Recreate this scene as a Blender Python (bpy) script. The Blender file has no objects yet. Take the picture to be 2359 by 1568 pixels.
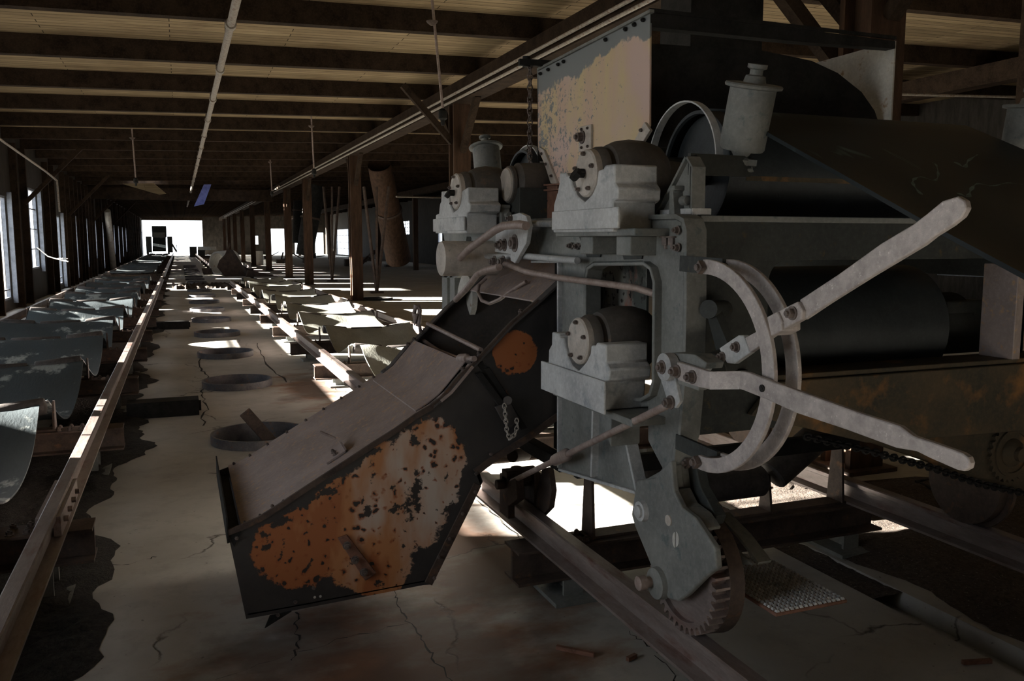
import bpy, bmesh, math, random
from mathutils import Vector, Matrix
from mathutils.geometry import tessellate_polygon
random.seed(7)
scene = bpy.context.scene
COL = scene.collection

# ------------------------------------------------------------------ camera
FPX, IW, IH, CAMZ = 1950.0, 2359.0, 1568.0, 1.65
PITCH = math.atan(230 / FPX)
YAW = math.atan(767 / math.hypot(FPX, 230))
cam = bpy.data.cameras.new('camera'); camo = bpy.data.objects.new('camera', cam)
COL.objects.link(camo); scene.camera = camo
cam.sensor_width = 36.0; cam.lens = FPX * 36.0 / IW
cam.clip_end = 600; cam.clip_start = 0.05
camo.location = (0, 0, CAMZ)
camo.rotation_euler = (math.pi / 2 - PITCH, 0, -YAW)
scene.view_settings.view_transform = 'Standard'
scene.view_settings.look = 'None'
scene.view_settings.gamma = 1.0
scene.view_settings.use_curve_mapping = False
scene.view_settings.exposure = 0.0

# ------------------------------------------------------------------ sky and sun
world = bpy.data.worlds.new('sky'); scene.world = world
world.use_nodes = True
wn = world.node_tree; wn.nodes.clear()
bg = wn.nodes.new('ShaderNodeBackground'); wo = wn.nodes.new('ShaderNodeOutputWorld')
bg.inputs[0].default_value = (0.86, 0.93, 1.0, 1); bg.inputs[1].default_value = 4.3
wn.links.new(bg.outputs[0], wo.inputs[0])
SUN_A = math.radians(21.34)
sl = bpy.data.lights.new('sun', 'SUN'); so = bpy.data.objects.new('sun', sl); COL.objects.link(so)
sl.energy = 135.0; sl.angle = math.radians(0.53); sl.color = (1.0, 0.94, 0.84)
sund = Vector((math.cos(SUN_A), -math.sin(SUN_A), -0.225 * math.cos(SUN_A)))
so.rotation_euler = sund.to_track_quat('-Z', 'Y').to_euler()
def portal(name, loc, sx, sz, aim):
    l = bpy.data.lights.new(name, 'AREA'); l.shape = 'RECTANGLE'; l.size = sx; l.size_y = sz
    l.cycles.is_portal = True
    o = bpy.data.objects.new(name, l); COL.objects.link(o); o.location = loc
    o.rotation_euler = Vector(aim).to_track_quat('-Z', 'Y').to_euler()

# ------------------------------------------------------------------ photograph pixel -> point on a plane of the place
_fh = Vector((math.sin(YAW), math.cos(YAW), 0)); _rt = Vector((math.cos(YAW), -math.sin(YAW), 0))
_fw = _fh * math.cos(PITCH) - Vector((0, 0, 1)) * math.sin(PITCH); _up = _rt.cross(_fw)
CAM = Vector((0, 0, CAMZ))
def ray(px, py): return _fw * FPX + _rt * (px - IW / 2) - _up * (py - IH / 2)
def AX(px, py, x): d = ray(px, py); return CAM + d * (x / d.x)
def AY(px, py, y): d = ray(px, py); return CAM + d * (y / d.y)
def AZ(px, py, z): d = ray(px, py); return CAM + d * ((z - CAMZ) / d.z)
def zm(pts, ox, oy, s): return [(ox + s * a, oy + s * b) for a, b in pts]

# ------------------------------------------------------------------ materials
class NT:
    def __init__(s, name, off=None):
        s.m = bpy.data.materials.new(name); s.m.use_nodes = True
        s.t = s.m.node_tree; s.b = s.t.nodes['Principled BSDF']
        tc = s.t.nodes.new('ShaderNodeTexCoord'); s.co = tc.outputs['Object']
        if off: s.co = s.mp((1, 1, 1), off)
    def n(s, typ, **k):
        nd = s.t.nodes.new(typ)
        for a, v in k.items(): setattr(nd, a, v)
        return nd
    def l(s, a, b): s.t.links.new(a, b)
    def mp(s, sc=(1, 1, 1), loc=(0, 0, 0), src=None):
        m = s.n('ShaderNodeMapping'); m.inputs['Scale'].default_value = sc; m.inputs['Location'].default_value = loc
        s.l(src or s.co, m.inputs[0]); return m.outputs[0]
    def noise(s, scale, detail=6, rough=.6, src=None, dist=0):
        nd = s.n('ShaderNodeTexNoise'); nd.inputs['Scale'].default_value = scale; nd.inputs['Detail'].default_value = detail
        nd.inputs['Roughness'].default_value = rough; nd.inputs['Distortion'].default_value = dist
        s.l(src or s.co, nd.inputs['Vector']); return nd.outputs['Fac']
    def voro(s, scale, feat='F1', src=None, rnd=1.0):
        nd = s.n('ShaderNodeTexVoronoi', feature=feat); nd.inputs['Scale'].default_value = scale
        nd.inputs['Randomness'].default_value = rnd
        s.l(src or s.co, nd.inputs['Vector']); return nd.outputs['Distance']
    def ramp(s, src, p0, p1, c0=(0, 0, 0), c1=(1, 1, 1)):
        r = s.n('ShaderNodeValToRGB'); e = r.color_ramp.elements
        e[0].position = p0; e[1].position = p1; e[0].color = (*c0, 1); e[1].color = (*c1, 1)
        s.l(src, r.inputs[0]); return r.outputs[0]
    def math(s, op, a, b=None, c=None, clamp=False):
        m = s.n('ShaderNodeMath', operation=op); m.use_clamp = clamp
        for i, v in enumerate((a, b, c)):
            if v is None: continue
            if isinstance(v, (int, float)): m.inputs[i].default_value = v
            else: s.l(v, m.inputs[i])
        return m.outputs[0]
    def mix(s, f, a, b):
        m = s.n('ShaderNodeMix', data_type='RGBA')
        for i, v in ((0, f), (6, a), (7, b)):
            if isinstance(v, tuple): m.inputs[i].default_value = (*v, 1)
            elif isinstance(v, (int, float)): m.inputs[i].default_value = v
            else: s.l(v, m.inputs[i])
        return m.outputs[2]
    def bump(s, h, st=.3, d=.01):
        b = s.n('ShaderNodeBump'); b.inputs['Strength'].default_value = st; b.inputs['Distance'].default_value = d
        s.l(h, b.inputs['Height']); s.l(b.outputs[0], s.b.inputs['Normal'])
    def blob(s, c, r):   # 1 at the centre, 0 at radius, in object space
        v = s.n('ShaderNodeVectorMath', operation='SUBTRACT'); s.l(s.co, v.inputs[0]); v.inputs[1].default_value = c
        w = s.n('ShaderNodeVectorMath', operation='DIVIDE'); s.l(v.outputs[0], w.inputs[0]); w.inputs[1].default_value = r
        q = s.n('ShaderNodeVectorMath', operation='LENGTH'); s.l(w.outputs[0], q.inputs[0])
        return s.math('SUBTRACT', 1.0, q.outputs['Value'])
    def out(s, col, rough=.7, metal=0.0):
        if isinstance(col, tuple): s.b.inputs['Base Color'].default_value = (*col, 1)
        else: s.l(col, s.b.inputs['Base Color'])
        if isinstance(rough, (int, float)): s.b.inputs['Roughness'].default_value = rough
        else: s.l(rough, s.b.inputs['Roughness'])
        s.b.inputs['Metallic'].default_value = metal
        return s.m
def surf(name, c0, c1, scale=6, rough=.65, metal=0, spot=None, sscale=40, st=(.62, .7), bump=.25, fine=60, stretch=(1, 1, 1), bd=.004, spec=.4):
    t = NT(name); t.b.inputs['Specular IOR Level'].default_value = spec; v = t.mp(stretch)
    a = t.noise(scale, 8, .65, v); c = t.ramp(a, .32, .68, c0, c1)
    f = t.noise(fine, 4, .7, v)
    if spot: c = t.mix(t.ramp(t.noise(sscale, 5, .6, v), st[0], st[1]), c, spot)
    c = t.mix(t.math('MULTIPLY', t.ramp(f, .45, .75), .25), c, (min(c1[0]*1.7, 1), min(c1[1]*1.7, 1), min(c1[2]*1.7, 1)))
    t.bump(t.math('ADD', t.math('MULTIPLY', a, .6), f), bump, bd)
    return t.out(c, rough, metal)
M = {}
TO = (2.43, 3.5, .37)      # where the near machine stands on its rails
M['cast'] = surf('painted_grey_cast_iron', (.115, .12, .113), (.22, .225, .212), 5, .6, .0, (.10, .12, .12), 18, (.6, .68))
M['cast_light'] = surf('dusty_pale_cast_iron', (.31, .32, .325), (.56, .57, .565), 4, .62, 0, (.26, .28, .30), 9, (.56, .68), bump=.3)
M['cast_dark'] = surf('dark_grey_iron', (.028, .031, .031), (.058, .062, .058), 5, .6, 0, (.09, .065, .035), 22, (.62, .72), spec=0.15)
M['housing'] = surf('greasy_brown_grey_housing', (.05, .045, .04), (.10, .09, .08), 6, .5, 0, (.14, .10, .07), 14, (.6, .7), spec=0.2)
M['cap'] = surf('worn_bearing_cap', (.34, .31, .27), (.52, .47, .42), 14, .55, 0, (.2, .2, .18), 30, (.6, .7))
M['lever'] = surf('pitted_steel_bar', (.28, .25, .24), (.46, .42, .40), 22, .5, .1, (.62, .6, .57), 120, (.64, .72), bump=.5)
M['bolt'] = surf('rusty_bolt', (.07, .058, .052), (.19, .15, .135), 30, .6, .2)
M['rod'] = surf('rusty_rod', (.22, .16, .14), (.38, .31, .28), 20, .55, .15)
M['rail'] = surf('rusted_rail_steel', (.15, .115, .105), (.29, .245, .23), 9, .36, .3, (.15, .075, .06), 14, (.56, .70), stretch=(1, .25, 1))
M['rust_dark'] = surf('dark_rusted_steel', (.045, .034, .030), (.11, .08, .065), 7, .65, .1, (.16, .09, .05), 16, (.6, .72), spec=0.2)
M['black'] = surf('near_black_steel', (.012, .012, .012), (.032, .031, .030), 8, .65, .1, spec=0.1)
M['chute_top'] = surf('brown_chute_plate', (.24, .19, .175), (.37, .30, .28), 4, .5, .1, (.48, .30, .17), 34, (.57, .68), bump=.2, bd=.003)
M['chute_dull'] = surf('grey_brown_sheet', (.045, .042, .042), (.09, .08, .076), 6, .6, .1, (.2, .08, .035), 9, (.64, .72))
M['bar_rust'] = surf('brown_rust_bar', (.12, .06, .04), (.26, .13, .09), 12, .65, .1)
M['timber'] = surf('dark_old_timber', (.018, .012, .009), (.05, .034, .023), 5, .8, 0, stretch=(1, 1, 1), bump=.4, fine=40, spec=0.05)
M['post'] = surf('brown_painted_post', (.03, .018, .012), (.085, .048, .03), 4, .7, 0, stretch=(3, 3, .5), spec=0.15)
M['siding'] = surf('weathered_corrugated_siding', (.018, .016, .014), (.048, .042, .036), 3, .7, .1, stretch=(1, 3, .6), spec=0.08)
M['pipe'] = surf('flaking_grey_pipe', (.22, .19, .16), (.40, .36, .31), 20, .6, .1, (.15, .07, .04), 30, (.55, .65))
M['galv'] = surf('blue_grey_steel', (.16, .18, .22), (.30, .33, .38), 8, .5, .3, (.2, .12, .07), 18, (.6, .72))
M['ring'] = surf('steel_ring', (.07, .075, .09), (.16, .15, .155), 9, .5, .3, (.25, .12, .06), 12, (.58, .7))
M['dirt'] = surf('coal_dirt', (.012, .011, .010), (.045, .040, .034), 30, .95, 0, (.16, .13, .10), 55, (.68, .74), bump=1.0, bd=.03)
M['grit'] = surf('brown_grit', (.045, .035, .028), (.13, .10, .08), 45, .95, 0, (.32, .28, .24), 80, (.62, .68), bump=1.0, bd=.03)
M['roller'] = surf('dark_roller', (.045, .04, .04), (.10, .09, .085), 10, .5, .1, spec=0.15)
M['window_paint'] = surf('blue_grey_window_paint', (.10, .115, .14), (.2, .22, .26), 8, .6)
M['tarp'] = surf('blue_plastic', (.10, .13, .45), (.22, .27, .7), 5, .5)
M['earth'] = surf('pale_ground_outside', (.13, .125, .11), (.2, .19, .17), .3, .9)
M['drum'] = surf('dark_rubber_lagging', (.018, .022, .024), (.036, .042, .045), 4, .45, spec=0.2)
M['paper'] = surf('pale_weathered_steel', (.4, .39, .36), (.62, .6, .55), 6, .6, 0, (.3, .2, .12), 12, (.58, .66))
M['frame_rust'] = surf('green_grey_and_rust_frame', (.045, .044, .035), (.11, .08, .048), 4, .6, 0, (.28, .14, .05), 5, (.55, .68), spec=0.15)

# belts
def belt_mat(name, base, dust, edge, s0, s1):
    t = NT(name)
    a = t.noise(2.2, 10, .68, t.mp((1, .8, 1)))
    c = t.mix(t.ramp(a, s0, s1), base, dust)
    f = t.noise(50, 5, .6, t.mp((1, .15, 1)))
    c = t.mix(t.math('MULTIPLY', t.ramp(f, .5, .6), edge), c, (.02, .025, .03))
    t.bump(t.math('ADD', f, a), .3, .006)
    return t.out(c, .62)
M['belt_dark'] = belt_mat('dark_rubber_belt_with_grey_scale', (.035, .05, .058), (.30, .33, .32), .2, .57, .62)
M['belt_pale'] = belt_mat('dusty_pale_rubber_belt', (.24, .25, .22), (.36, .36, .32), .1, .35, .65)
def belt_near():
    t = NT('blue_black_rubber_belt'); a = t.noise(1.5, 4, .5)
    c = t.ramp(a, .3, .7, (.014, .018, .020), (.028, .036, .040))
    v = t.mp((3.0, 1.1, 1.5), (0, .2, 0)); w = t.noise(1.1, 3, .5, v, 1.2)
    r = t.math('SUBTRACT', 1.0, t.math('MULTIPLY', t.math('ABSOLUTE', t.math('SUBTRACT', w, .57)), 70), clamp=True)
    r = t.math('MULTIPLY', r, t.ramp(t.noise(1.7, 2, .5), .56, .60))
    c = t.mix(t.math('MULTIPLY', r, .75), c, (.14, .22, .22))
    t.bump(a, .2, .01)
    t.b.inputs['Specular IOR Level'].default_value = .2
    return t.out(c, .5)
M['chalk'] = surf('faded_green_chalk', (.10, .15, .15), (.18, .26, .26), 30, .8)
M['belt_near'] = belt_near()

def concrete():
    t = NT('stained_concrete_slab')
    a = t.noise(.9, 8, .62); c = t.ramp(a, .3, .7, (.32, .305, .28), (.48, .465, .43))
    b = t.noise(5, 8, .7); c = t.mix(t.math('MULTIPLY', t.ramp(b, .5, .75), .5), c, (.20, .185, .165))
    # rust stains below and before the chute, and around the rail pedestals
    m = t.math('MAXIMUM', t.blob((.75, 2.95, 0), (1.1, 1.25, 9)), t.math('MAXIMUM', t.blob((1.35, 9.6, 0), (.55, 1.5, 9)), t.blob((1.35, 4.2, 0), (.7, 1.6, 9))))
    m = t.math('MAXIMUM', m, -.6)
    w = t.noise(2.0, 7, .6, t.mp((1, 1.6, 1)))
    st = t.math('ADD', m, t.math('MULTIPLY', t.math('SUBTRACT', w, .5), 2.6))
    c = t.mix(t.math('MULTIPLY', t.ramp(st, .15, .75), .92), c, (.215, .088, .033))
    w2 = t.noise(1.6, 6, .6, t.mp((1, 1, 1), (7, 3, 0)))
    dk = t.ramp(t.math('ADD', t.math('MULTIPLY', m, .5), w2), .62, .85)
    c = t.mix(t.math('MULTIPLY', dk, .7), c, (.055, .045, .04))
    # cracks
    wv = t.n('ShaderNodeVectorMath', operation='ADD'); nz = t.n('ShaderNodeTexNoise'); nz.inputs['Scale'].default_value = 2.2; nz.inputs['Detail'].default_value = 8
    t.l(t.co, nz.inputs['Vector'])
    sc = t.n('ShaderNodeVectorMath', operation='SCALE'); t.l(nz.outputs['Color'], sc.inputs[0]); sc.inputs['Scale'].default_value = .55
    t.l(t.co, wv.inputs[0]); t.l(sc.outputs[0], wv.inputs[1])
    e = t.voro(.62, 'DISTANCE_TO_EDGE', wv.outputs[0])
    brk = t.ramp(t.noise(1.3, 3, .5), .46, .56)
    cr = t.math('MULTIPLY', t.ramp(e, .0015, .006, (1, 1, 1), (0, 0, 0)), brk)
    c = t.mix(t.math('MULTIPLY', cr, .9), c, (.035, .028, .022))
    sp = t.ramp(t.noise(38, 3, .5), .70, .73)
    c = t.mix(t.math('MULTIPLY', sp, .6), c, (.07, .06, .05))
    t.bump(t.math('SUBTRACT', t.math('MULTIPLY', b, .4), cr), .35, .012)
    return t.out(c, .72)
M['concrete'] = concrete()

def deck():
    t = NT('old_pine_roof_boards')
    v = t.mp((.35, 9, 1)); g = t.noise(3, 10, .7, v)
    c = t.ramp(g, .3, .72, (.20, .14, .075), (.50, .38, .23))
    br = t.n('ShaderNodeTexBrick'); br.inputs['Scale'].default_value = 1; br.inputs['Brick Width'].default_value = 3.1; br.inputs['Row Height'].default_value = .15
    br.inputs['Mortar Size'].default_value = .006; br.inputs['Color1'].default_value = (.7, .7, .7, 1); br.inputs['Color2'].default_value = (1, 1, 1, 1); br.inputs['Mortar'].default_value = (.12, .12, .12, 1)
    t.l(t.co, br.inputs[0])
    mm = t.n('ShaderNodeMix', data_type='RGBA', blend_type='MULTIPLY'); mm.inputs[0].default_value = 1
    t.l(c, mm.inputs[6]); t.l(br.outputs[0], mm.inputs[7])
    c = t.mix(t.math('MULTIPLY', t.ramp(t.noise(.7, 6, .6), .5, .7), .6), mm.outputs[2], (.12, .075, .04))
    t.bump(g, .4, .01)
    t.b.inputs['Specular IOR Level'].default_value = .1
    return t.out(c, .85)
M['deck'] = deck()

def chute_side():   # near side sheet of the chute, object space = place space (origin is 0,0,0)
    t = NT('burnt_orange_rust_sheet', TO)
    m = None
    for (px, py, r) in ((690, 1262, .21), (800, 1212, .24), (925, 1150, .30), (985, 1062, .21), (860, 1285, .21), (1185, 812, .125)):
        c = AY(px, py, 3.4); k = t.blob((c.x, 0, c.z), (r, 99, r))
        m = k if m is None else t.math('MAXIMUM', m, k)
    n = t.noise(6, 9, .7)
    f = t.math('ADD', m, t.math('MULTIPLY', t.math('SUBTRACT', n, .5), .85))
    mask = t.ramp(f, .16, .20)
    streak = t.noise(3.2, 4, .5, t.mp((2.2, 1, .8)))
    ctr = t.math('ADD', t.math('MULTIPLY', t.blob((.92, 0, .62), (.40, 99, .40)), .35), streak)
    col = t.ramp(ctr, .42, .50, (.36, .12, .04), (.46, .20, .08))
    col = t.mix(t.ramp(ctr, .57, .80), col, (.56, .47, .40))
    nz = t.n('ShaderNodeTexNoise'); nz.inputs['Scale'].default_value = 16; nz.inputs['Detail'].default_value = 5; t.l(t.co, nz.inputs['Vector'])
    sv = t.n('ShaderNodeVectorMath', operation='SCALE'); t.l(nz.outputs['Color'], sv.inputs[0]); sv.inputs['Scale'].default_value = .075
    av = t.n('ShaderNodeVectorMath', operation='ADD'); t.l(t.co, av.inputs[0]); t.l(sv.outputs[0], av.inputs[1])
    sp1 = t.voro(24, 'F1', av.outputs[0])
    dn = t.noise(3.5, 3, .5, t.mp((1, 1, 1), (3, 1, 5)))
    r1 = t.math('SUBTRACT', t.math('MULTIPLY', dn, 1.1), .22)
    halo = t.math('SUBTRACT', 1, t.math('DIVIDE', sp1, t.math('MAXIMUM', r1, .02)), clamp=True)
    col = t.mix(t.ramp(halo, 0.0, .4), col, (.30, .085, .025))
    col = t.mix(t.ramp(halo, .38, .46), col, (.018, .015, .014))
    big = t.noise(11, 6, .6, t.mp((1, 1, 1), (2, 0, 1)))
    col = t.mix(t.ramp(big, .60, .63), col, (.025, .020, .018))
    base = t.ramp(n, .3, .7, (.022, .021, .022), (.042, .038, .037))
    base = t.mix(t.ramp(t.noise(9, 5, .6, t.mp((1, 1, 1), (5, 5, 5))), .66, .72), base, (.16, .06, .03))
    c = t.mix(mask, base, col)
    t.bump(t.math('ADD', t.math('MULTIPLY', mask, -.5), n), .25, .006)
    return t.out(c, .5, .0)
M['chute_side'] = chute_side()

def hopper_face():
    t = NT('peeling_cream_and_pink_paint', TO)
    v = t.mp((1, 5, .8)); s = t.noise(1.6, 4, .5, v)
    c = t.ramp(s, .40, .60, (.60, .43, .32), (.62, .49, .28))
    c = t.mix(t.ramp(t.noise(2.5, 5, .5), .5, .62), c, (.60, .44, .38))
    sx = t.n('ShaderNodeSeparateXYZ'); t.l(t.co, sx.inputs[0])
    n = t.noise(9, 8, .7)
    top = t.math('SUBTRACT', t.math('ADD', sx.outputs[2], t.math('MULTIPLY', t.noise(4.5, 7, .62), .30)), 2.575)
    top = t.math('ADD', top, t.math('MULTIPLY', t.math('SUBTRACT', 3.6, sx.outputs[1]), -.05))
    mk = t.ramp(top, .0, .012)
    fl = t.noise(38, 6, .7)
    far = t.ramp(sx.outputs[1], 0, 1)   # flaking grows towards the far edge
    edge = t.math('SUBTRACT', sx.outputs[1], 3.55)
    fk = t.ramp(t.math('ADD', fl, t.math('MULTIPLY', edge, .16)), .60, .615)
    spots = t.ramp(n, .66, .675)
    mk = t.math('MAXIMUM', mk, t.math('MAXIMUM', fk, spots))
    c = t.mix(mk, c, (.20, .215, .22))
    t.bump(mk, .4, .002)
    return t.out(c, .6)
M['hopper_face'] = hopper_face()
def splash():
    t = NT('blotched_white_and_red_paint'); n = t.noise(4, 8, .65)
    c = t.ramp(n, .45, .55, (.10, .11, .10), (.36, .36, .33))
    c = t.mix(t.ramp(t.noise(3, 6, .6, t.mp((1, 2, 1), (4, 4, 4))), .55, .62), c, (.42, .20, .15))
    c = t.mix(t.ramp(t.noise(26, 5, .6), .57, .61), c, (.03, .03, .028))
    return t.out(c, .6)
M['splash'] = splash()

# ------------------------------------------------------------------ mesh building
def orient(d):
    return Vector(d).normalized().to_track_quat('Z', 'Y').to_matrix()
class MB:
    def __init__(s): s.v = []; s.f = []
    def add(s, vs, fs):
        n = len(s.v); s.v += [Vector(v) for v in vs]; s.f += [tuple(i + n for i in f) for f in fs]; return s
    def box(s, x0, x1, y0, y1, z0, z1):
        return s.add([(x0, y0, z0), (x1, y0, z0), (x1, y1, z0), (x0, y1, z0), (x0, y0, z1), (x1, y0, z1), (x1, y1, z1), (x0, y1, z1)],
                     [(0, 3, 2, 1), (4, 5, 6, 7), (0, 1, 5, 4), (1, 2, 6, 5), (2, 3, 7, 6), (3, 0, 4, 7)])
    def prism(s, pts, ext, holes=()):
        pts = [Vector(p) for p in pts]; ext = Vector(ext); loops = [pts] + [[Vector(p) for p in h] for h in holes]
        flat = [p for l in loops for p in l]; n = len(flat)
        nrm = Vector((0, 0, 0))
        for i in range(len(pts)): nrm += pts[i].cross(pts[(i + 1) % len(pts)])
        vs = flat + [p + ext for p in flat]; fs = []
        if not holes:
            f = tuple(range(n))
            if nrm.dot(ext) > 0: f = f[::-1]
            fs.append(f); fs.append(tuple(i + n for i in f[::-1]))
        else:
            for t in tessellate_polygon(loops):
                a, b, c = t; q = (flat[b] - flat[a]).cross(flat[c] - flat[a])
                if q.dot(ext) > 0: a, b, c = a, c, b
                fs.append((a, b, c)); fs.append((a + n, c + n, b + n))
        k = 0
        for l in loops:
            m = len(l); nn = Vector((0, 0, 0))
            for i in range(m): nn += l[i].cross(l[(i + 1) % m])
            flip = (nn.dot(ext) > 0) != (l is not loops[0])
            for i in range(m):
                a, b = k + i, k + (i + 1) % m
                fs.append((a, b, b + n, a + n) if flip else (b, a, a + n, b + n))
            k += m
        return s.add(vs, fs)
    def cyl(s, p0, p1, r0, r1=None, n=24, cap=True):
        r1 = r0 if r1 is None else r1; p0, p1 = Vector(p0), Vector(p1); m = orient(p1 - p0)
        vs = []
        for p, r in ((p0, r0), (p1, r1)):
            vs += [p + m @ Vector((r * math.cos(2 * math.pi * i / n), r * math.sin(2 * math.pi * i / n), 0)) for i in range(n)]
        fs = [(i, (i + 1) % n, n + (i + 1) % n, n + i) for i in range(n)]
        if cap: fs += [tuple(range(n))[::-1], tuple(range(n, 2 * n))]
        return s.add(vs, fs)
    def lathe(s, p, d, prof, n=40, caps=True):
        p = Vector(p); d = Vector(d).normalized(); m = orient(d); vs = []
        for h, r in prof:
            vs += [p + d * h + m @ Vector((r * math.cos(2 * math.pi * i / n), r * math.sin(2 * math.pi * i / n), 0)) for i in range(n)]
        fs = []
        for k in range(len(prof) - 1):
            fs += [(k * n + i, k * n + (i + 1) % n, (k + 1) * n + (i + 1) % n, (k + 1) * n + i) for i in range(n)]
        if caps: fs += [tuple(range(n))[::-1], tuple(range((len(prof) - 1) * n, len(prof) * n))]
        return s.add(vs, fs)
    def tube(s, pts, r, n=10, closed=False):
        pts = [Vector(p) for p in pts]; N = len(pts); vs = []; up = Vector((.1, .2, 1))
        for i, p in enumerate(pts):
            a = pts[(i - 1) % N] if (closed or i) else p; b = pts[(i + 1) % N] if (closed or i < N - 1) else p
            t = (b - a).normalized(); x = t.cross(up)
            if x.length < .05: x = t.cross(Vector((1, 0, 0)))
            x.normalize(); y = t.cross(x)
            vs += [p + x * (r * math.cos(2 * math.pi * k / n)) + y * (r * math.sin(2 * math.pi * k / n)) for k in range(n)]
        fs = []
        for i in range(N if closed else N - 1):
            j = (i + 1) % N
            fs += [(i * n + k, i * n + (k + 1) % n, j * n + (k + 1) % n, j * n + k) for k in range(n)]
        if not closed: fs += [tuple(range(n))[::-1], tuple(range((N - 1) * n, N * n))]
        return s.add(vs, fs)
    def beam(s, p0, p1, w, h, up=(0, 0, 1)):
        p0, p1 = Vector(p0), Vector(p1); d = (p1 - p0).normalized(); u = Vector(up)
        x = d.cross(u)
        if x.length < .01: x = d.cross(Vector((0, 1, 0)))
        x.normalize(); y = x.cross(d); x *= w / 2; y *= h / 2
        return s.add([p0 - x - y, p0 + x - y, p0 + x + y, p0 - x + y, p1 - x - y, p1 + x - y, p1 + x + y, p1 - x + y],
                     [(0, 3, 2, 1), (4, 5, 6, 7), (0, 1, 5, 4), (1, 2, 6, 5), (2, 3, 7, 6), (3, 0, 4, 7)])
    def strip(s, pts, ext, th):
        """ribbon along pts (a path in a plane), extruded by ext (across), thickness th inwards in the plane"""
        pts = [Vector(p) for p in pts]; ext = Vector(ext); N = len(pts); off = []
        for i in range(N):
            a = pts[max(i - 1, 0)]; b = pts[min(i + 1, N - 1)]
            off.append((b - a).cross(ext).normalized() * th)
        poly = pts + [p + o for p, o in zip(reversed(pts), reversed(off))]
        fs = []
        vs = []
        for p, o in zip(pts, off): vs += [p, p + ext, p + ext + o, p + o]
        for i in range(N - 1):
            k = 4 * i
            for q in range(4): fs.append((k + q, k + (q + 1) % 4, k + 4 + (q + 1) % 4, k + 4 + q))
        fs += [(3, 2, 1, 0), (4 * N - 4, 4 * N - 3, 4 * N - 2, 4 * N - 1)]
        return s.add(vs, fs)
    def grid(s, rows, th=0):
        n = len(rows[0]); m = len(rows); vs = [p for r in rows for p in r]
        fs = [(j * n + i, j * n + i + 1, (j + 1) * n + i + 1, (j + 1) * n + i) for j in range(m - 1) for i in range(n - 1)]
        if th:
            k = len(vs); vs = vs + [Vector(p) - Vector((0, 0, th)) for p in vs]
            fs += [tuple(k + a for a in f[::-1]) for f in list(fs)]
            per = [i for i in range(n)] + [j * n + n - 1 for j in range(1, m)] + [(m - 1) * n + i for i in range(n - 2, -1, -1)] + [j * n for j in range(m - 2, 0, -1)]
            for a, b in zip(per, per[1:] + per[:1]): fs.append((b, a, a + k, b + k))
        return s.add(vs, fs)
    def build(s, name, mat, parent=None, bevel=0, label=None, origin=None, smooth=True, seg=2):
        me = bpy.data.meshes.new(name)
        if parent is not None: o0 = wloc(parent)
        elif origin is not None: o0 = Vector(origin)
        else:
            xs = [v.x for v in s.v]; ys = [v.y for v in s.v]; zs = [v.z for v in s.v]
            o0 = Vector(((min(xs) + max(xs)) / 2, (min(ys) + max(ys)) / 2, min(zs)))
        me.from_pydata([v - o0 for v in s.v], [], s.f)
        bm = bmesh.new(); bm.from_mesh(me); bmesh.ops.recalc_face_normals(bm, faces=bm.faces); bm.to_mesh(me); bm.free()
        me.materials.append(M[mat] if isinstance(mat, str) else mat)
        if smooth:
            me.polygons.foreach_set('use_smooth', [True] * len(me.polygons)); me.set_sharp_from_angle(angle=math.radians(38))
        o = bpy.data.objects.new(name, me); COL.objects.link(o)
        if parent is not None: o.parent = parent
        else: o.location = o0
        if bevel:
            b = o.modifiers.new('bevel', 'BEVEL'); b.width = bevel; b.segments = seg; b.limit_method = 'ANGLE'; b.angle_limit = math.radians(42)
        if label: o['label'] = label
        return o
def wloc(o):
    v = Vector((0, 0, 0))
    while o is not None: v += o.location; o = o.parent
    return v
def thing(name, label, cat, loc=(0, 0, 0), group=None):
    o = bpy.data.objects.new(name, None); COL.objects.link(o); o.location = loc; o.empty_display_size = .1
    return tag(o, label, cat, group)
def tag(o, label, cat, group=None, kind=None):
    o['label'] = label; o['category'] = cat
    if group: o['group'] = group
    if kind: o['kind'] = kind
    return o
def struct(o, label=None):
    o['kind'] = 'structure'
    if label: o['label'] = label
    return o
def copy_tree(o, loc=None, label=None, parent=None):
    c = o.copy(); COL.objects.link(c)
    if parent is not None: c.parent = parent
    if loc is not None: c.location = loc
    if label: c['label'] = label
    for ch in [k for k in bpy.data.objects if k.parent is o]: copy_tree(ch, parent=c)
    return c
ORD = ['nearest', 'second', 'third', 'fourth', 'fifth', 'sixth', 'seventh', 'eighth', 'ninth', 'tenth', 'eleventh', 'twelfth', 'thirteenth', 'fourteenth',
       'fifteenth', 'sixteenth', 'seventeenth', 'eighteenth', 'nineteenth', 'twentieth']
_ONES = ['', 'first', 'second', 'third', 'fourth', 'fifth', 'sixth', 'seventh', 'eighth', 'ninth', 'tenth', 'eleventh', 'twelfth', 'thirteenth', 'fourteenth', 'fifteenth', 'sixteenth', 'seventeenth', 'eighteenth', 'nineteenth']
def ordw(n):
    if n < 20: return _ONES[n]
    t = ['', '', 'twent', 'thirt', 'fort', 'fift', 'sixt'][n // 10]
    return t + 'ieth' if n % 10 == 0 else t + 'y-' + _ONES[n % 10]
def bolt(p, d, r, h, parent, mat='bolt', name='bolt', n=6, wash=True):
    p = Vector(p); d = Vector(d).normalized(); b = MB()
    if wash: b.cyl(p, p + d * h * .2, r * 1.35, n=14)
    b.cyl(p + d * h * .2, p + d * h, r, n=n)
    b.cyl(p + d * h, p + d * h * 1.4, r * .5, n=8)
    return b.build(name, mat, parent)
# ================================================================== THE BUILDING
YE = 104.5; XL, XR = -3.8, 16.5; YB = -6.0
def rz(x): return 4.15 + .027 * x
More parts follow.
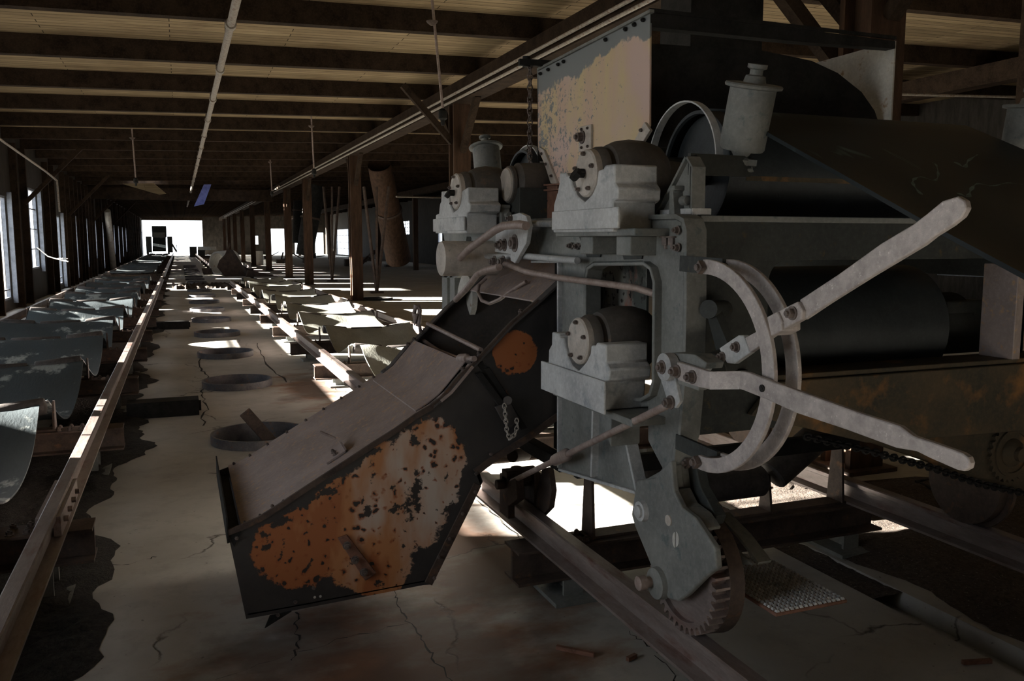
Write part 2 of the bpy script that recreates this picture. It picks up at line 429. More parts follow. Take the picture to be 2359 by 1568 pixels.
# floor with the round chute holes
RX, RR = .555, .375
ring_y = [7.45, 10.42, 13.2, 16.15, 19.05, 21.9, 24.75, 27.5, 30.5, 36.5, 39.5, 42.4, 45.4, 48.3, 51.3, 54.2, 57.2, 60.1]
ring_y = [y * .967 for y in ring_y]
def circ(cx, cy_, r, z, n=36, rev=False):
    p = [Vector((cx + r * math.cos(2 * math.pi * i / n), cy_ + r * math.sin(2 * math.pi * i / n), z)) for i in range(n)]
    return p[::-1] if rev else p
holes = [circ(RX, y, RR, -.35, rev=True) for y in ring_y]
GR0, GR1 = 2.93, 3.12        # groove in the slab beside the near tracks
b = MB()
b.prism([(XL - .3, YB, -.35), (GR0, YB, -.35), (GR0, YE, -.35), (XL - .3, YE, -.35)], (0, 0, .35), holes)
b.box(GR0, GR1, YB, YE, -.35, -.09); b.box(GR1, XR + .3, YB, YE, -.35, 0)
struct(b.build('floor', 'concrete', origin=(0, 0, 0), smooth=False))
struct(MB().box(-260, 260, -160, 420, -6.6, -6.5).build('ground', 'earth'), 'pale open ground outside below the building')

for pts in ([(460, 815), (466, 850), (478, 872), (465, 905), (474, 935), (468, 980)], [(905, 1362), (922, 1400), (940, 1432), (980, 1475), (1000, 1520), (1050, 1575)], [(684, 1410), (680, 1440), (688, 1480), (672, 1520)], [(500, 1560), (640, 1515), (800, 1465), (940, 1435)], [(1100, 1150), (1150, 1195), (1230, 1270)], [(1440, 1450), (1500, 1490), (1545, 1550), (1570, 1600)], [(590, 790), (610, 830), (660, 880)], [(250, 1300), (310, 1295), (360, 1282)], [(2060, 1310), (2150, 1360), (2220, 1400), (2359, 1430)]):
    P = [AZ(*q, .0015) for q in pts]; R_ = []
    for i in range(len(P) - 1):
        for k in range(6): R_.append(P[i].lerp(P[i + 1], k / 6) + Vector((random.uniform(-.012, .012), random.uniform(-.02, .02), 0)) * (1 if P[0].y < 6 else 2.5))
    R_.append(P[-1]); w = [random.uniform(.0012, .005) * max(1, R_[0].y / 5) for _ in R_]
    MB().add([p + Vector((a, 0, 0)) for p, a in zip(R_, w)] + [p - Vector((a, a, 0)) for p, a in zip(R_, w)], [(i, i + 1, len(R_) + i + 1, len(R_) + i) for i in range(len(R_) - 1)]).build('crack', 'black', bpy.data.objects['floor'], smooth=False)

# window and door openings: (y0, y1, z0, z1)
WL = [(.3, 2.55, .6, 3.4), (6.4, 7.72, 1.0, 2.2), (7.72, 8.4, .8, 2.2), (10.4, 12.3, 1.06, 3.1), (14.5, 16.7, .8, 2.7), (18.5, 20.3, .8, 2.4), (21.7, 23.5, .25, 2.7), (26.2, 28.3, .85, 3.1),  # openings nearest the camera are unseen, shaped for their sun patches and daylight
      (31.8, 33.3, .15, 2.5)] + [(36.6 + 4.2 * k, 37.2 + 4.2 * k, .3 + .3 * (k % 3), 2.5) for k in range(16)]
WR = [(4.0, 6.0, .9, 1.2), (12.6, 14.9, .85, 1.22), (24, 25.5, .9, 2.0), (34, 35.5, .9, 2.0), (44, 45.5, .9, 2.2), (55.2, 56.2, 1.5, 2.2), (61.4, 62.5, .9, 2.6), (63.9, 66.9, 2.1, 3.2), (74.6, 75.9, .8, 2.8), (87.5, 96.6, .1, 2.9)]
def side_wall(name, x0, x1, wins, lab):
    b = MB(); top = 5.2 if x0 > 0 else 4.5; y = YB
    for (a, c, z0, z1) in wins:
        if a > y: b.box(x0, x1, y, a, 0, top)
        b.box(x0, x1, a, c, 0, z0); b.box(x0, x1, a, c, z1, top); y = c
    b.box(x0, x1, y, YE + .2, 0, top)
    return struct(b.build(name, 'siding', smooth=False), lab)
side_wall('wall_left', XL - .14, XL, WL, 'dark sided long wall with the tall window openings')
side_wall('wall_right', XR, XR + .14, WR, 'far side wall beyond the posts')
# end wall: (x0, x1, z0, z1) openings
WE = [(-3.8, 2.55, 0, 4.05), (8.3, 8.7, 1.2, 2.2), (9.64, 11.9, 0, 3.05), (12.9, 15.0, 0, 3.7), (15.3, 16.3, 0, 2.6)]
b = MB(); x = XL - .1
for (a, c, z0, z1) in WE:
    if a > x: b.box(x, a, YE, YE + .2, 0, 5)
    if z0 > 0: b.box(a, c, YE, YE + .2, 0, z0)
    b.box(a, c, YE, YE + .2, z1, 5); x = c
b.box(x, XR, YE, YE + .2, 0, 5)
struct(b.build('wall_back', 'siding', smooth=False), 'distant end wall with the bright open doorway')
b = MB(); b.box(XL, XR, YB - .2, YB, 0, 5.0)
struct(b.build('wall_front', 'siding', smooth=False))
# windows: frame with muntins in each opening of the left wall, the unseen near ones too
for i, (a, c, z0, z1) in enumerate(WL):
    f = MB(); x0, x1 = XL - .12, XL - .04; t = .05
    f.box(x0, x1, a, a + t, z0, z1); f.box(x0, x1, c - t, c, z0, z1); f.box(x0, x1, a + t, c - t, z0, z0 + t); f.box(x0, x1, a + t, c - t, z1 - t, z1)
    o = struct(f.build('window_%d' % (i + 1), 'window_paint', smooth=False), 'bluish frame of a tall glassless window in the left wall')
    h = MB(); nn = 3 if z1 > 2.9 else 1
    for k in range(1, nn + 1):
        zz = z0 + (z1 - z0) * k / (nn + 1) if nn > 1 else z0 + .23
        h.box(x0 + .02, x1 - .02, a + t, c - t, zz - .015, zz + .015)
    h.box(x0 + .025, x1 - .025, (a + c) / 2 - .012, (a + c) / 2 + .012, z0 + t, z1 - t)
    h.build('muntin', 'window_paint', o, smooth=False)
    if i >= 5:   # inside casing that catches the daylight
        MB().box(XL, XL + .10, c, c + .06, z0 - .1, z1 + .1).build('casing', 'window_paint', o, smooth=False)
for i, (a, c, z0, z1) in enumerate(WR):
    f = MB(); x0, x1 = XR + .02, XR + .1; t = .05
    f.box(x0, x1, a, a + t, z0, z1); f.box(x0, x1, c - t, c, z0, z1); f.box(x0, x1, a + t, c - t, z0, z0 + t); f.box(x0, x1, a + t, c - t, z1 - t, z1)
    n = max(1, int((c - a) / .8))
    for k in range(1, n + 1): yy = a + (c - a) * k / (n + 1); f.box(x0 + .02, x1 - .02, yy - .02, yy + .02, z0 + t, z1 - t)
    if z1 - z0 > 1:
        for k in range(1, 4): zz = z0 + (z1 - z0) * k / 4; f.box(x0 + .02, x1 - .02, a + t, c - t, zz - .02, zz + .02)
    struct(f.build('window_%d' % (i + 40), 'window_paint', smooth=False), 'small window frame in the far side wall')
for (a, c, z0, z1) in WL[:9]: portal('window_daylight', (XL - .16, (a + c) / 2, (z0 + z1) / 2), c - a, z1 - z0, (1, 0, 0))
portal('doorway_daylight', (-.6, YE + .1, 2.0), 6.3, 4.0, (0, -1, 0))

# roof: boards, with two broken patches, and wide timber joists
def roof_quad(b, x0, x1, y0, y1, zt=.27, th=.05):
    z0, z1 = rz(x0) + zt, rz(x1) + zt
    b.add([(x0, y0, z0), (x1, y0, z1), (x1, y1, z1), (x0, y1, z0), (x0, y0, z0 + th), (x1, y0, z1 + th), (x1, y1, z1 + th), (x0, y1, z0 + th)],
          [(0, 3, 2, 1), (4, 5, 6, 7), (0, 1, 5, 4), (1, 2, 6, 5), (2, 3, 7, 6), (3, 0, 4, 7)])
b = MB()
HOLES = [(-1.9, -.7, 39.6, 42.2), (2.0, 2.8, 41.2, 42.4), (-2.3, -.2, 76, 77.5)]
roof_quad(b, XL - .3, XR + .4, YB - .5, 39.6)
roof_quad(b, XL - .3, -1.9, 39.6, 42.4); roof_quad(b, -.7, 2.0, 39.6, 42.4); roof_quad(b, -1.9, -.7, 42.2, 42.4)
roof_quad(b, 2.0, 2.8, 39.6, 41.2); roof_quad(b, 2.8, XR + .4, 39.6, 42.4); roof_quad(b, XL - .3, XR + .4, 42.4, YE + .3)
struct(b.build('ceiling', 'deck', origin=(0, 0, 0), smooth=False), 'pale pine boards of the roof deck above the joists')
jy = [10.62 + 2.56 * k for k in range(-1, 36)]
nj = 0
for y in jy:
    b = MB(); w = .14
    vs = []
    for x in (XL, XR):
        z = rz(x); vs += [(x, y - w / 2, z), (x, y + w / 2, z), (x, y + w / 2, z + .27), (x, y - w / 2, z + .27)]
    b.add(vs, [(0, 1, 2, 3), (7, 6, 5, 4), (0, 4, 5, 1), (1, 5, 6, 2), (2, 6, 7, 3), (3, 7, 4, 0)])
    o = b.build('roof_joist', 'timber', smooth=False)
    nj += 1
    if nj == 1: tag(o, 'dark timber roof joist nearest the camera, just above the top edge of the photo', 'beam', 'joists crossing under the roof')
    else: tag(o, 'dark timber roof joist, %s from the camera, crossing above both tracks' % ordw(nj), 'beam', 'joists crossing under the roof')
b = MB(); b.box(4.38, 4.68, YB, YE, 3.93, 4.26)
tag(b.build('roof_girder', 'timber', smooth=False), 'long dark girder carried by the brown posts, running to the far end', 'beam')
b = MB(); b.box(12.2, 12.5, YB, YE, 4.15, 4.47)
tag(b.build('roof_girder', 'timber', smooth=False), 'second long girder farther right, over the far posts', 'beam')
# cross bulkhead at the broken roof bay
b = MB(); b.box(XL, 4.4, 43.6, 43.8, 3.55, 4.1)
tag(b.build('roof_bulkhead', 'timber', smooth=False), 'deep dark cross timber hanging below the broken roof bay', 'beam')
b = MB(); b.box(XL, 2.6, 103.2, 103.4, 3.9, 4.25)
tag(b.build('door_lintel', 'timber', smooth=False), 'dark lintel over the bright doorway at the end', 'beam')

# posts along the girder
py_ = [4.75, 14.05, 23.4, 32.7, 39.0, 48.2, 58.5, 68.1, 77.4, 86.7, 96]
for i, y in enumerate(py_):
    t = thing('timber_post', 'brown post standing under the girder, %s from the camera along the row' % ORD[i], 'post', (4.53, y, 0), 'brown posts under the long girder')
    b = MB(); s_ = .15
    b.box(4.53 - s_, 4.53 + s_, y - s_, y - s_ + .05, 0, 3.93); b.box(4.53 - s_, 4.53 + s_, y + s_ - .05, y + s_, 0, 3.93); b.box(4.53 - .06, 4.53 + .06, y - s_ + .05, y + s_ - .05, 0, 3.93)
    b.build('shaft', 'post', t, smooth=False)
    MB().box(4.53 - .22, 4.53 + .22, y - .22, y + .22, 0, .03).build('base_plate', 'rust_dark', t, smooth=False)
    for sg in (-1, 1):
        MB().beam((4.53, y + sg * .16, 3.15), (4.53, y + sg * .95, 3.95), .1, .1, (1, 0, 0)).build('knee_brace', 'timber', t, smooth=False)
    if i == 1: MB().beam((4.40, y, 3.3), (3.55, y, 4.2), .1, .1, (0, 1, 0)).build('knee_brace', 'timber', t, smooth=False)
for i, y in enumerate([8.5, 17.8, 27.2, 36.8, 46.5, 56, 66, 76, 86, 96]):
    b = MB(); b.box(12.22, 12.48, y - .13, y + .13, 0, 4.2)
    tag(b.build('timber_post', 'post', smooth=False), 'slim dark post of the far right row, %s from the camera' % ordw(i + 1), 'post', 'far row of posts')
# wall studs and braces on the left wall
def clear(y): return all(not (a - .2 < y < c + .2) for a, c, _, _ in WL)
ns = 0
for k in range(60):
    y = 17.4 + 1.35 * k
    if y > 100 or not clear(y): continue
    ns += 1
    b = MB(); b.box(XL, XL + .16, y - .06, y + .06, 0, 4.02)
    tag(b.build('wall_stud', 'timber', smooth=False), 'dark upright stud of the left wall, %s from the camera' % ordw(ns), 'post', 'studs on the left wall')
for y, n in ((25.2, 'first'), (34.9, 'second'), (44.5, 'third'), (56.5, 'fourth')):
    b = MB(); b.beam((XL + .12, y, 2.6), (XL + 1.5, y, 4.05), .1, .12, (0, 1, 0))
    tag(b.build('wall_brace', 'timber', smooth=False), 'slanting timber brace from left wall to joist, %s from the camera' % n, 'brace', 'slanting braces on the left wall')
b = MB(); b.tube([(XL + .5, 18, 3.75), (XL + .8, 24, 3.35), (XL + .9, 25.2, 3.2), (XL + .9, 25.3, 2.4)], .025, 8)
tag(b.build('conduit', 'pipe'), 'thin conduit drooping along the upper left wall', 'pipe')
b = MB(); b.tube([AX(247, 485, XL + .35), AX(262, 622, XL + .35)], .16, 12)
tag(b.build('leaning_pipe', 'paper'), 'pale fat pipe leaning against the far left wall', 'pipe')
b = MB(); b.tube([(XL - .02, 27.9, 1.45), (XL + .25, 27.8, 1.2), (XL + .5, 27.7, 1.12), (XL + .8, 27.5, 1.05)], .018, 6)
for k in range(7): b.tube([(XL + .5 + .04 * k, 27.65, 1.13), (XL + .6 + .03 * k, 27.6 + .05 * math.sin(k * 2), 1.10 + .05 * math.cos(k * 3))], .01, 5)
tag(b.build('dry_branch', 'paper'), 'pale dry twig poking in below the bright window', 'branch')

# overhead pipe and conduits, drop rods
t = thing('overhead_pipe', 'long grey pipe hung below the joists from the top edge towards the doorway', 'pipe', (.61, 30, 3.93))
MB().cyl((.61, 2, 3.93), (.61, 62, 3.93), .042, n=16).build('pipe_run', 'pipe', t)
for y in jy:
    if y < 60: MB().cyl((.61, y - .9, 3.93), (.61, y - .78, 3.93), .058, n=14).build('coupling', 'pipe', t)
for y in jy:
    if y < 60: MB().box(.595, .625, y - .02, y + .02, 3.96, rz(.6)).build('hanger', 'bolt', t, smooth=False)
for dx, dz, n in ((4.31, 4.04, 'upper'), (4.33, 3.95, 'lower')):
    b = MB(); b.cyl((dx, -4, dz), (dx, 90, dz), .022, n=8)
    tag(b.build('conduit', 'pipe'), 'thin rusty conduit running along the girder, %s of the pair' % n, 'pipe', 'pair of conduits on the girder')
for (px, y0r, y1r, xx, lab) in [(995, 5, 262, 2.9, 'nearest one'), (717, 275, 400, 2.9, 'second of the row'), (622, 372, 445, 2.9, 'third, smallest one left of the girder'), (305, 325, 395, -.95, 'over the left track')]:
    p = AX(px, y0r, xx); y = p.y
    t = thing('drop_light', 'thin rod with small fitting hanging from the roof, ' + lab, 'lamp', (xx, y, rz(xx)), 'rods hanging from the roof')
    L = 1.0 if y < 15 else .95
    e = Vector((xx + (.12 if px > 900 else .03), y, rz(xx) - L))
    MB().cyl((xx, y, rz(xx) + .272), e, .017, n=8).build('rod', 'rod', t)
    MB().lathe(e, (0, 0, -1), [(0, .02), (.03, .05), (.12, .055), (.14, .03), (.2, .02)], 14).build('socket', 'black', t)
    MB().lathe((xx, y, rz(xx)), (0, 0, -1), [(0, .07), (.02, .06), (.05, .02)], 14).build('ceiling_plate', 'rust_dark', t)
# torn roof sheet and tarp
b = MB(); b.prism([AY(447, 475, 43.45), AY(470, 470, 43.45), AY(487, 424, 43.45), AY(470, 424, 43.45)], (0, .15, 0))
tag(b.build('torn_sheet', 'tarp'), 'blue sheet hanging down from the broken roof', 'sheet')
b = MB(); b.prism([(-2.1, 39.5, 4.0), (-.9, 39.5, 4.05), (-.45, 41.9, 3.75), (-.75, 42.1, 3.72), (-1.6, 40.6, 3.93)], (0, 0, .02))
tag(b.build('fallen_roof_board', 'deck'), 'sunlit loose board hanging from the broken roof at left', 'board')

# ------------------------------------------------------------------ floor rings
t0 = None
for i, y in enumerate(ring_y):
    lab = ('steel ring around a round floor hole, %s ring from the camera' % ORD[i]) if i else 'largest steel floor ring, with a steel plank standing in it'
    if t0 is None:
        t0 = thing('floor_ring', lab, 'floor ring', (RX, y, 0), 'row of round floor holes')
        MB().lathe((RX, y, 0), (0, 0, 1), [(-1.2, .365), (.075, .365), (.075, .385), (0, .385), (-1.2, .385), (-1.2, .365)], 56, False).build('collar', 'ring', t0)
        MB().cyl((RX, y, -1.22), (RX, y, -1.2), .40, n=40).build('bottom', 'black', t0)  # black disc stands in for the dark deep in the hole
    else: copy_tree(t0, (RX, y, 0), lab)
b = MB(); p0 = AY(655, 1050, 7.1); p1 = AY(563, 948, 7.15)
b.beam(p1, p0 + (p0 - p1) * .35, .10, .02, (0, 1, .25))
tag(b.build('steel_plank', 'rust_dark', bevel=.008), 'dark flat steel plank standing slanted in the largest floor ring', 'plank')

# ------------------------------------------------------------------ dirt beside the left track and on the right
def blanket(name, edge_l, edge_r, mat, h, lab, cat, seed, z0=0.0, nu=14):
    rnd = random.Random(seed); rows = []
    n = len(edge_l)
    for i in range(n):
        a, c = Vector(edge_l[i]), Vector(edge_r[i]); row = []
        for k in range(nu + 1):
            u = k / nu; p = a.lerp(c, u); e = min(1, 6 * u, 6 * (1 - u)) if 0 < u < 1 else 0
            row.append(Vector((p.x, p.y, z0 + .002 + h * e * (.5 + rnd.random()))))
        rows.append(row)
    return tag(MB().grid(rows).build(name, mat, origin=(0, 0, 0)), lab, cat, None, 'stuff')
rnd = random.Random(3)
el, er = [], []; y = 2.6
while y < 34:
    w = -.46 + .09 * math.sin(y * 1.9) + .05 * math.sin(y * 5.3 + 1) + .03 * math.sin(y * 13) + rnd.uniform(-.015, .02) + (.06 if 7 < y < 9 or 16 < y < 17.4 else 0)
    if y < 3.6: w -= (3.6 - y) * .2
    el.append((-1.15, y, 0)); er.append((w, y, 0)); y += .07 if y < 12 else .25
blanket('coal_dirt', el, er, 'dirt', .03, 'black coal dirt spilled along the left track', 'dirt', 1)
el, er = [], []; y = 2.2
while y < 7.6:
    el.append((3.2 + .04 * math.sin(y * 7) + rnd.uniform(-.01, .01), y, 0)); er.append((4.2 + (0 if 4.3 < y < 5.2 else .6 + .3 * math.sin(y * 2.1)) + rnd.uniform(-.02, .02), y, 0)); y += .05
blanket('grit', el, er, 'grit', .03, 'brown grit and litter on the floor under the right rail', 'dirt', 2)
el, er = [], []; y = 2.9
while y < 6.6:
    el.append((2.86 + rnd.uniform(-.02, .02), y, 0)); er.append((3.25, y, 0)); y += .06
blanket('groove_fill', el, er, 'grit', .02, 'grit filling the slab groove beside the post foot', 'dirt', 5, z0=-.03, nu=8)
el, er = [], []; x = -3.5
for k in range(60):
    x = -.3 + k * .075; el.append((x, 31.2 + rnd.uniform(-.4, .3), 0)); er.append((x, 33.4 + rnd.uniform(-.5, .5), 0))
blanket('rubble', el, er, 'grit', .10, 'low line of rubble across the floor beyond the near belts', 'rubble', 4, nu=10)
for i, (y, w) in enumerate(((8.58, .15), (17.1, .14))):
    b = MB(); b.box(-.52, .11, y - .11, y - .10, 0, w); b.box(-.52, .11, y - .10, y + .11, w - .01, w); b.box(-.52, .11, y + .10, y + .11, 0, w - .01)
    b.cyl((.11, y, w / 2), (.13, y, w / 2), .05)
    tag(b.build('cable_trough', 'black', smooth=False), 'black steel trough lying beside the left rail, %s' % ('nearer of two' if i == 0 else 'farther of two'), 'trough', 'black troughs beside the left rail')
for i, (px, py, a, L) in enumerate([(1325, 1505, -45, .16), (1455, 1520, 20, .05), (2250, 1530, -15, .12), (2250, 1260, -40, .3), (2200, 1300, -10, .4), (2300, 1300, 25, .3)]):
    p = AZ(px, py, 0); d = Vector((math.cos(math.radians(a)), math.sin(math.radians(a)), 0)) * L / 2
    b = MB(); b.beam(p - d + Vector((0, 0, .012)), p + d + Vector((0, 0, .012)), .016, .016)
    tag(b.build('steel_scrap', 'bar_rust', smooth=False), ['thin rusty strip lying on the stained floor at the bottom', 'tiny scrap of steel on the floor beside the rail', 'small scrap on the grey slab at bottom right', 'thin stick on the grit under the right rail', 'longer stick on the grit near the right edge', 'stick on the grit at the right edge'][i], 'scrap')
# ================================================================== TRACKS, BELTS
def rail_mb(x, y0, y1, zb):
    prof = [(-.06, 0), (.06, 0), (.06, .012), (.012, .024), (.010, .085), (.032, .095), (.032, .115), (.026, .12), (-.026, .12), (-.032, .115), (-.032, .095), (-.010, .085), (-.012, .024), (-.06, .012)]
    return MB().prism([(x + a, y0, zb + c) for a, c in prof], (0, y1 - y0, 0))
LZ, RZB = .33, .25
for (x, y0, y1, zb, lab) in [(-.59, -2, 31.2, LZ, 'shiny topped rail on the right side of the left track, lower left of the photo'),
                             (-2.6, -2, 31.2, LZ, 'rail along the left wall, outer rail of the left track'),
                             (1.525, -2, 29.5, RZB, 'rusty rail running under the gear wheel of the machine'),
                             (3.33, -2, 29.5, RZB, 'rail on the far side of the machine, crossing the lower right'),
                             (-.59, 33.4, 98, LZ, 'far stretch of the left track right rail, beyond the rubble'),
                             (-2.6, 33.4, 98, LZ, 'far stretch of the rail beside the left wall, beyond the rubble'),
                             (1.525, 44.5, 92, RZB, 'far rail of the right track beyond the wrecked chute, left one'),
                             (3.33, 44.5, 92, RZB, 'far rail of the right track beyond the wrecked chute, right one')]:
    tag(rail_mb(x, y0, y1, zb).build('rail', 'rail'), lab, 'rail')
b = MB(); b.box(-.64, -.61, 4.1, 4.75, .35, .44); b.box(-.57, -.54, 4.1, 4.75, .35, .44)
for k in range(4): b.cyl((-.54, 4.2 + .15 * k, .40), (-.52, 4.2 + .15 * k, .40), .014, n=6)
tag(b.build('rail_joint', 'rail', smooth=False), 'splice bars bolted over the joint of the left track right rail', 'rail joint')

def tie(xa, xb, y, zb, side, lab, grp):
    t = thing('cross_tie', lab, 'track support', ((xa + xb) / 2, y, 0), grp)
    b = MB(); x0, x1 = xa - .16, xb + .16; zt = zb; z0 = zb - .16
    b.box(x0, x1, y - .09, y + .09, zt - .012, zt); b.box(x0, x1, y - .09, y + .09, z0, z0 + .012); b.box(x0, x1, y - .01, y + .01, z0 + .012, zt - .012)
    b.build('beam', 'rust_dark', t, smooth=False)
    for x in (xa + .11, xb - .06):
        b = MB(); b.box(x - .12, x + .12, y - .17, y + .17, 0, .02)
        b.box(x - .05, x + .05, y - .10, y - .085, .02, z0); b.box(x - .05, x + .05, y + .085, y + .10, .02, z0); b.box(x - .008, x + .008, y - .085, y + .085, .02, z0)
        b.build('leg', 'cast', t, smooth=False)
    return t
def bolts_on(t, pts, r=.014, h=.018):
    for p in pts: bolt(p, (0, 0, 1), r, h, t)
def roller(mb, p0, p1, r): p0, p1 = Vector(p0), Vector(p1); L = (p1 - p0).length; return mb.lathe(p0, p1 - p0, [(0, r * .35), (.01, r * .9), (.02, r), (L - .02, r), (L - .01, r * .9), (L, r * .35)], 28)
def idler(xc, y, zb, hw, lab, grp, mat='roller', a=.06, dz=.125, rise=.05):
    t = thing('belt_idler', lab, 'roller set', (xc, y, zb), grp)
    z = zb + dz; c = hw * .36
    MB().box(xc - hw - .05, xc + hw + .05, y - .05, y + .05, zb, zb + .014).build('base', 'rust_dark', t, smooth=False)
    roller(MB(), (xc - c, y, z), (xc + c, y, z), a).build('roller', mat, t)
    for s in (-1, 1):
        roller(MB(), (xc + s * (c + .05), y, z + .01), (xc + s * (hw - .02), y, z + rise), a).build('roller', mat, t)
        b = MB(); xx = xc + s * (hw + .015)
        b.prism([(xx, y - .06, zb + .01), (xx, y + .06, zb + .01), (xx, y + .025, z + rise + .03), (xx, y - .025, z + rise + .03)], (.014 * s, 0, 0))
        b.build('bracket', 'rust_dark', t, smooth=False)
        b = MB(); xx = xc + s * (c + .025)
        b.prism([(xx - .007, y - .05, zb + .01), (xx - .007, y + .05, zb + .01), (xx - .007, y + .02, z + .03), (xx - .007, y - .02, z + .03)], (.014, 0, 0))
        b.build('bracket', 'rust_dark', t, smooth=False)
    return t
tl = [1.98, 4.31, 6.6, 8.95, 11.35, 13.6, 15.9, 18.2, 20.6, 22.9, 25.2, 27.5, 29.8] + [34.5 + 2.35 * k for k in range(20)]
tr = [1.3, 3.5, 5.55, 7.6, 9.66, 11.9, 14.25, 16.6, 18.95, 21.3, 23.65, 26.0, 28.35]
LTXC, LHW = -1.63, .74; RTXC, RHW = 2.43, .64
t0 = i0 = None
for i, y in enumerate(tl):
    o = ordw(i + 1)
    la = ('%s cross beam of the left track from the camera, with bolts by the rail' % o) if i < 13 else 'distant cross beam of the left track, %s from the camera' % o
    lb = ('rollers under the dark belt, %s set of the left track from the camera' % o) if i < 13 else 'distant roller set of the left track, %s from the camera' % o
    if t0 is None:
        t0 = tie(-2.6, -.59, y, LZ, 1, la, 'cross beams of the left track')
        bolts_on(t0, [(-.70 - .07 * k, y + s * .05, LZ) for k in range(3) for s in (-1, 1)] + [(-2.50 + .07 * k, y + s * .05, LZ) for k in range(2) for s in (-1, 1)])
        i0 = idler(LTXC, y, LZ, LHW, lb, 'roller sets of the left track')
    else: copy_tree(t0, (t0.location.x, y, 0), la); copy_tree(i0, (LTXC, y, LZ), lb)
t1 = i1 = None
for i, y in enumerate(tr):
    la = '%s cross beam of the right track from the camera, with its pedestals' % ORD[i]
    if t1 is None:
        t1 = tie(1.525, 3.33, y, RZB, 1, la, 'cross beams of the right track')
        bolts_on(t1, [(1.72, y - .05, RZB), (1.72, y + .05, RZB)])
    else: copy_tree(t1, (t1.location.x, y, 0), la)
    if i < 1: continue
    lb = 'rollers of the right track, %s' % ('set visible below the machine' if i == 1 else ORD[i] + ' set from the camera')
    if i == 1: idler(2.50, y, RZB, .72, lb, 'roller sets of the right track', a=.08, dz=.17, rise=.27); continue
    if i1 is None: i1 = idler(RTXC, y, RZB, RHW, lb, 'roller sets of the right track')
    else: copy_tree(i1, (RTXC, y, RZB), lb)

for k in range(10):
    copy_tree(t1, (t1.location.x, 45.2 + 4.7 * k, 0), 'far cross beam of the right track beyond the wrecked chute, %s of ten' % ordw(k + 1))
def track_belt(name, xc, hw, ys, zc, y0, y1, mat, lab, amp, tr_h, wob, seed, dx=0):
    rows = []; y = y0; rnd = random.Random(seed); ph = [rnd.uniform(0, 6) for _ in range(8)]
    nU = 18
    while y <= y1 + 1e-6:
        d = min(abs(y - q) for q in ys)
        near = [q for q in ys if q <= y]; nxt = [q for q in ys if q > y]
        sp = (nxt[0] - near[-1]) if near and nxt else 2.3
        h = max(0, 1 - 2 * d / sp) ** 1.75 if d > .1 else (1 - .2 / sp) ** 1.75 + .02 * (1 - (d / .1) ** 2)              # 1 at the rollers, 0 midway
        k = len(near)
        shift = wob * math.sin(k * 1.7 + ph[0]) * .5 + wob * .4 * math.sin(y * .7)
        row = []
        for i in range(nU + 1):
            u = -1 + 2 * i / nU; a = abs(u)
            t = max(0, (a - .38) / .62)
            z = zc - amp * (1 - h) * (1 - .1 * a) + tr_h * t * (.25 + .75 * h) * 1.0 + .004 * math.sin(9 * u + y * 3 + ph[1])
            if u > .8 or u < -.8: z += .015 * math.sin(y * 5 + ph[2] + (3 if u < 0 else 0)) * (a - .8) / .2
            row.append(Vector((xc + shift + u * hw * (1 - .03 * h), y, z)))
        rows.append(row); y += .1 if y < 16 else .2
    return tag(MB().grid(rows, .012).build(name, mat), lab, 'belt')
track_belt('conveyor_belt', LTXC, .73, tl, LZ + .20, -1.5, 31.0, 'belt_dark', 'dark blue-grey rubber belt sagging over the rollers of the left track', .34, .03, .05, 11)
track_belt('conveyor_belt', LTXC, .73, tl, LZ + .20, 33.6, 70, 'belt_dark', 'far stretch of dark belt on the left track, beyond the rubble', .06, .03, .05, 12)
track_belt('conveyor_belt', RTXC, .62, tr, RZB + .20, 5.4, 29.4, 'belt_pale', 'pale dusty belt draped over the right track behind the chute', .24, .07, .10, 13)
# the belt that climbs onto the machine, from behind the camera on its right
prof = [(-2.4, .45), (-1.4, .46), (-.8, .60), (-.2, .80), (.5, 1.10), (1.0, 1.33), (1.46, 1.545), (1.74, 1.67), (2.1, 1.85), (2.4, 2.0), (2.55, 2.075), (2.66, 2.125), (2.78, 2.145), (2.90, 2.11), (2.97, 2.03), (2.99, 1.93)]
rows = []
for (y, z) in prof:
    row = []
    for i in range(21):
        u = -1 + 2 * i / 20; a = max(0, abs(u) - .55) / .45
        f = min(1, max(0, (2.5 - y) / .8))
        row.append(Vector((2.47 + u * .59, y, z + .04 * f * (a * a) + .008 * f * math.sin(5 * u + y * 2))))
    rows.append(row)
CB = tag(MB().grid(rows, .014).build('conveyor_belt', 'belt_near', bevel=0), 'blue-black belt with chalky squiggles climbing onto the machine from the right', 'belt')
def on_belt(px, py):   # point on the climbing belt's slope
    d = ray(px, py); k = .47; z0 = 1.545 - k * 1.46 + .016
    t = (z0 + k * 0 - CAMZ) / (d.z - k * d.y); return CAM + d * t
def stroke(pts, w0, w1):
    P = [on_belt(*p) for p in pts]; Q = []
    for i in range(len(P) - 1):
        p0, p1, p2, p3 = P[max(i - 1, 0)], P[i], P[i + 1], P[min(i + 2, len(P) - 1)]
        for k in range(5):
            t = k / 5; Q.append(.5 * ((2 * p1) + (p2 - p0) * t + (2 * p0 - 5 * p1 + 4 * p2 - p3) * t * t + (3 * p1 - p0 - 3 * p2 + p3) * t ** 3))
    Q.append(P[-1]); n = len(Q); nb = Vector((0, -.47, 1)).normalized(); a = []; c = []
    for i, p in enumerate(Q):
        d = (Q[min(i + 1, n - 1)] - Q[max(i - 1, 0)]).normalized().cross(nb) * ((w0 + (w1 - w0) * i / n) * (.6 + .4 * math.sin(i * 1.3)))
        a.append(p + d); c.append(p - d)
    b = MB(); b.add(a + c, [(i, i + 1, n + i + 1, n + i) for i in range(n - 1)]); return b.build('chalk_mark', 'chalk', CB, smooth=False)
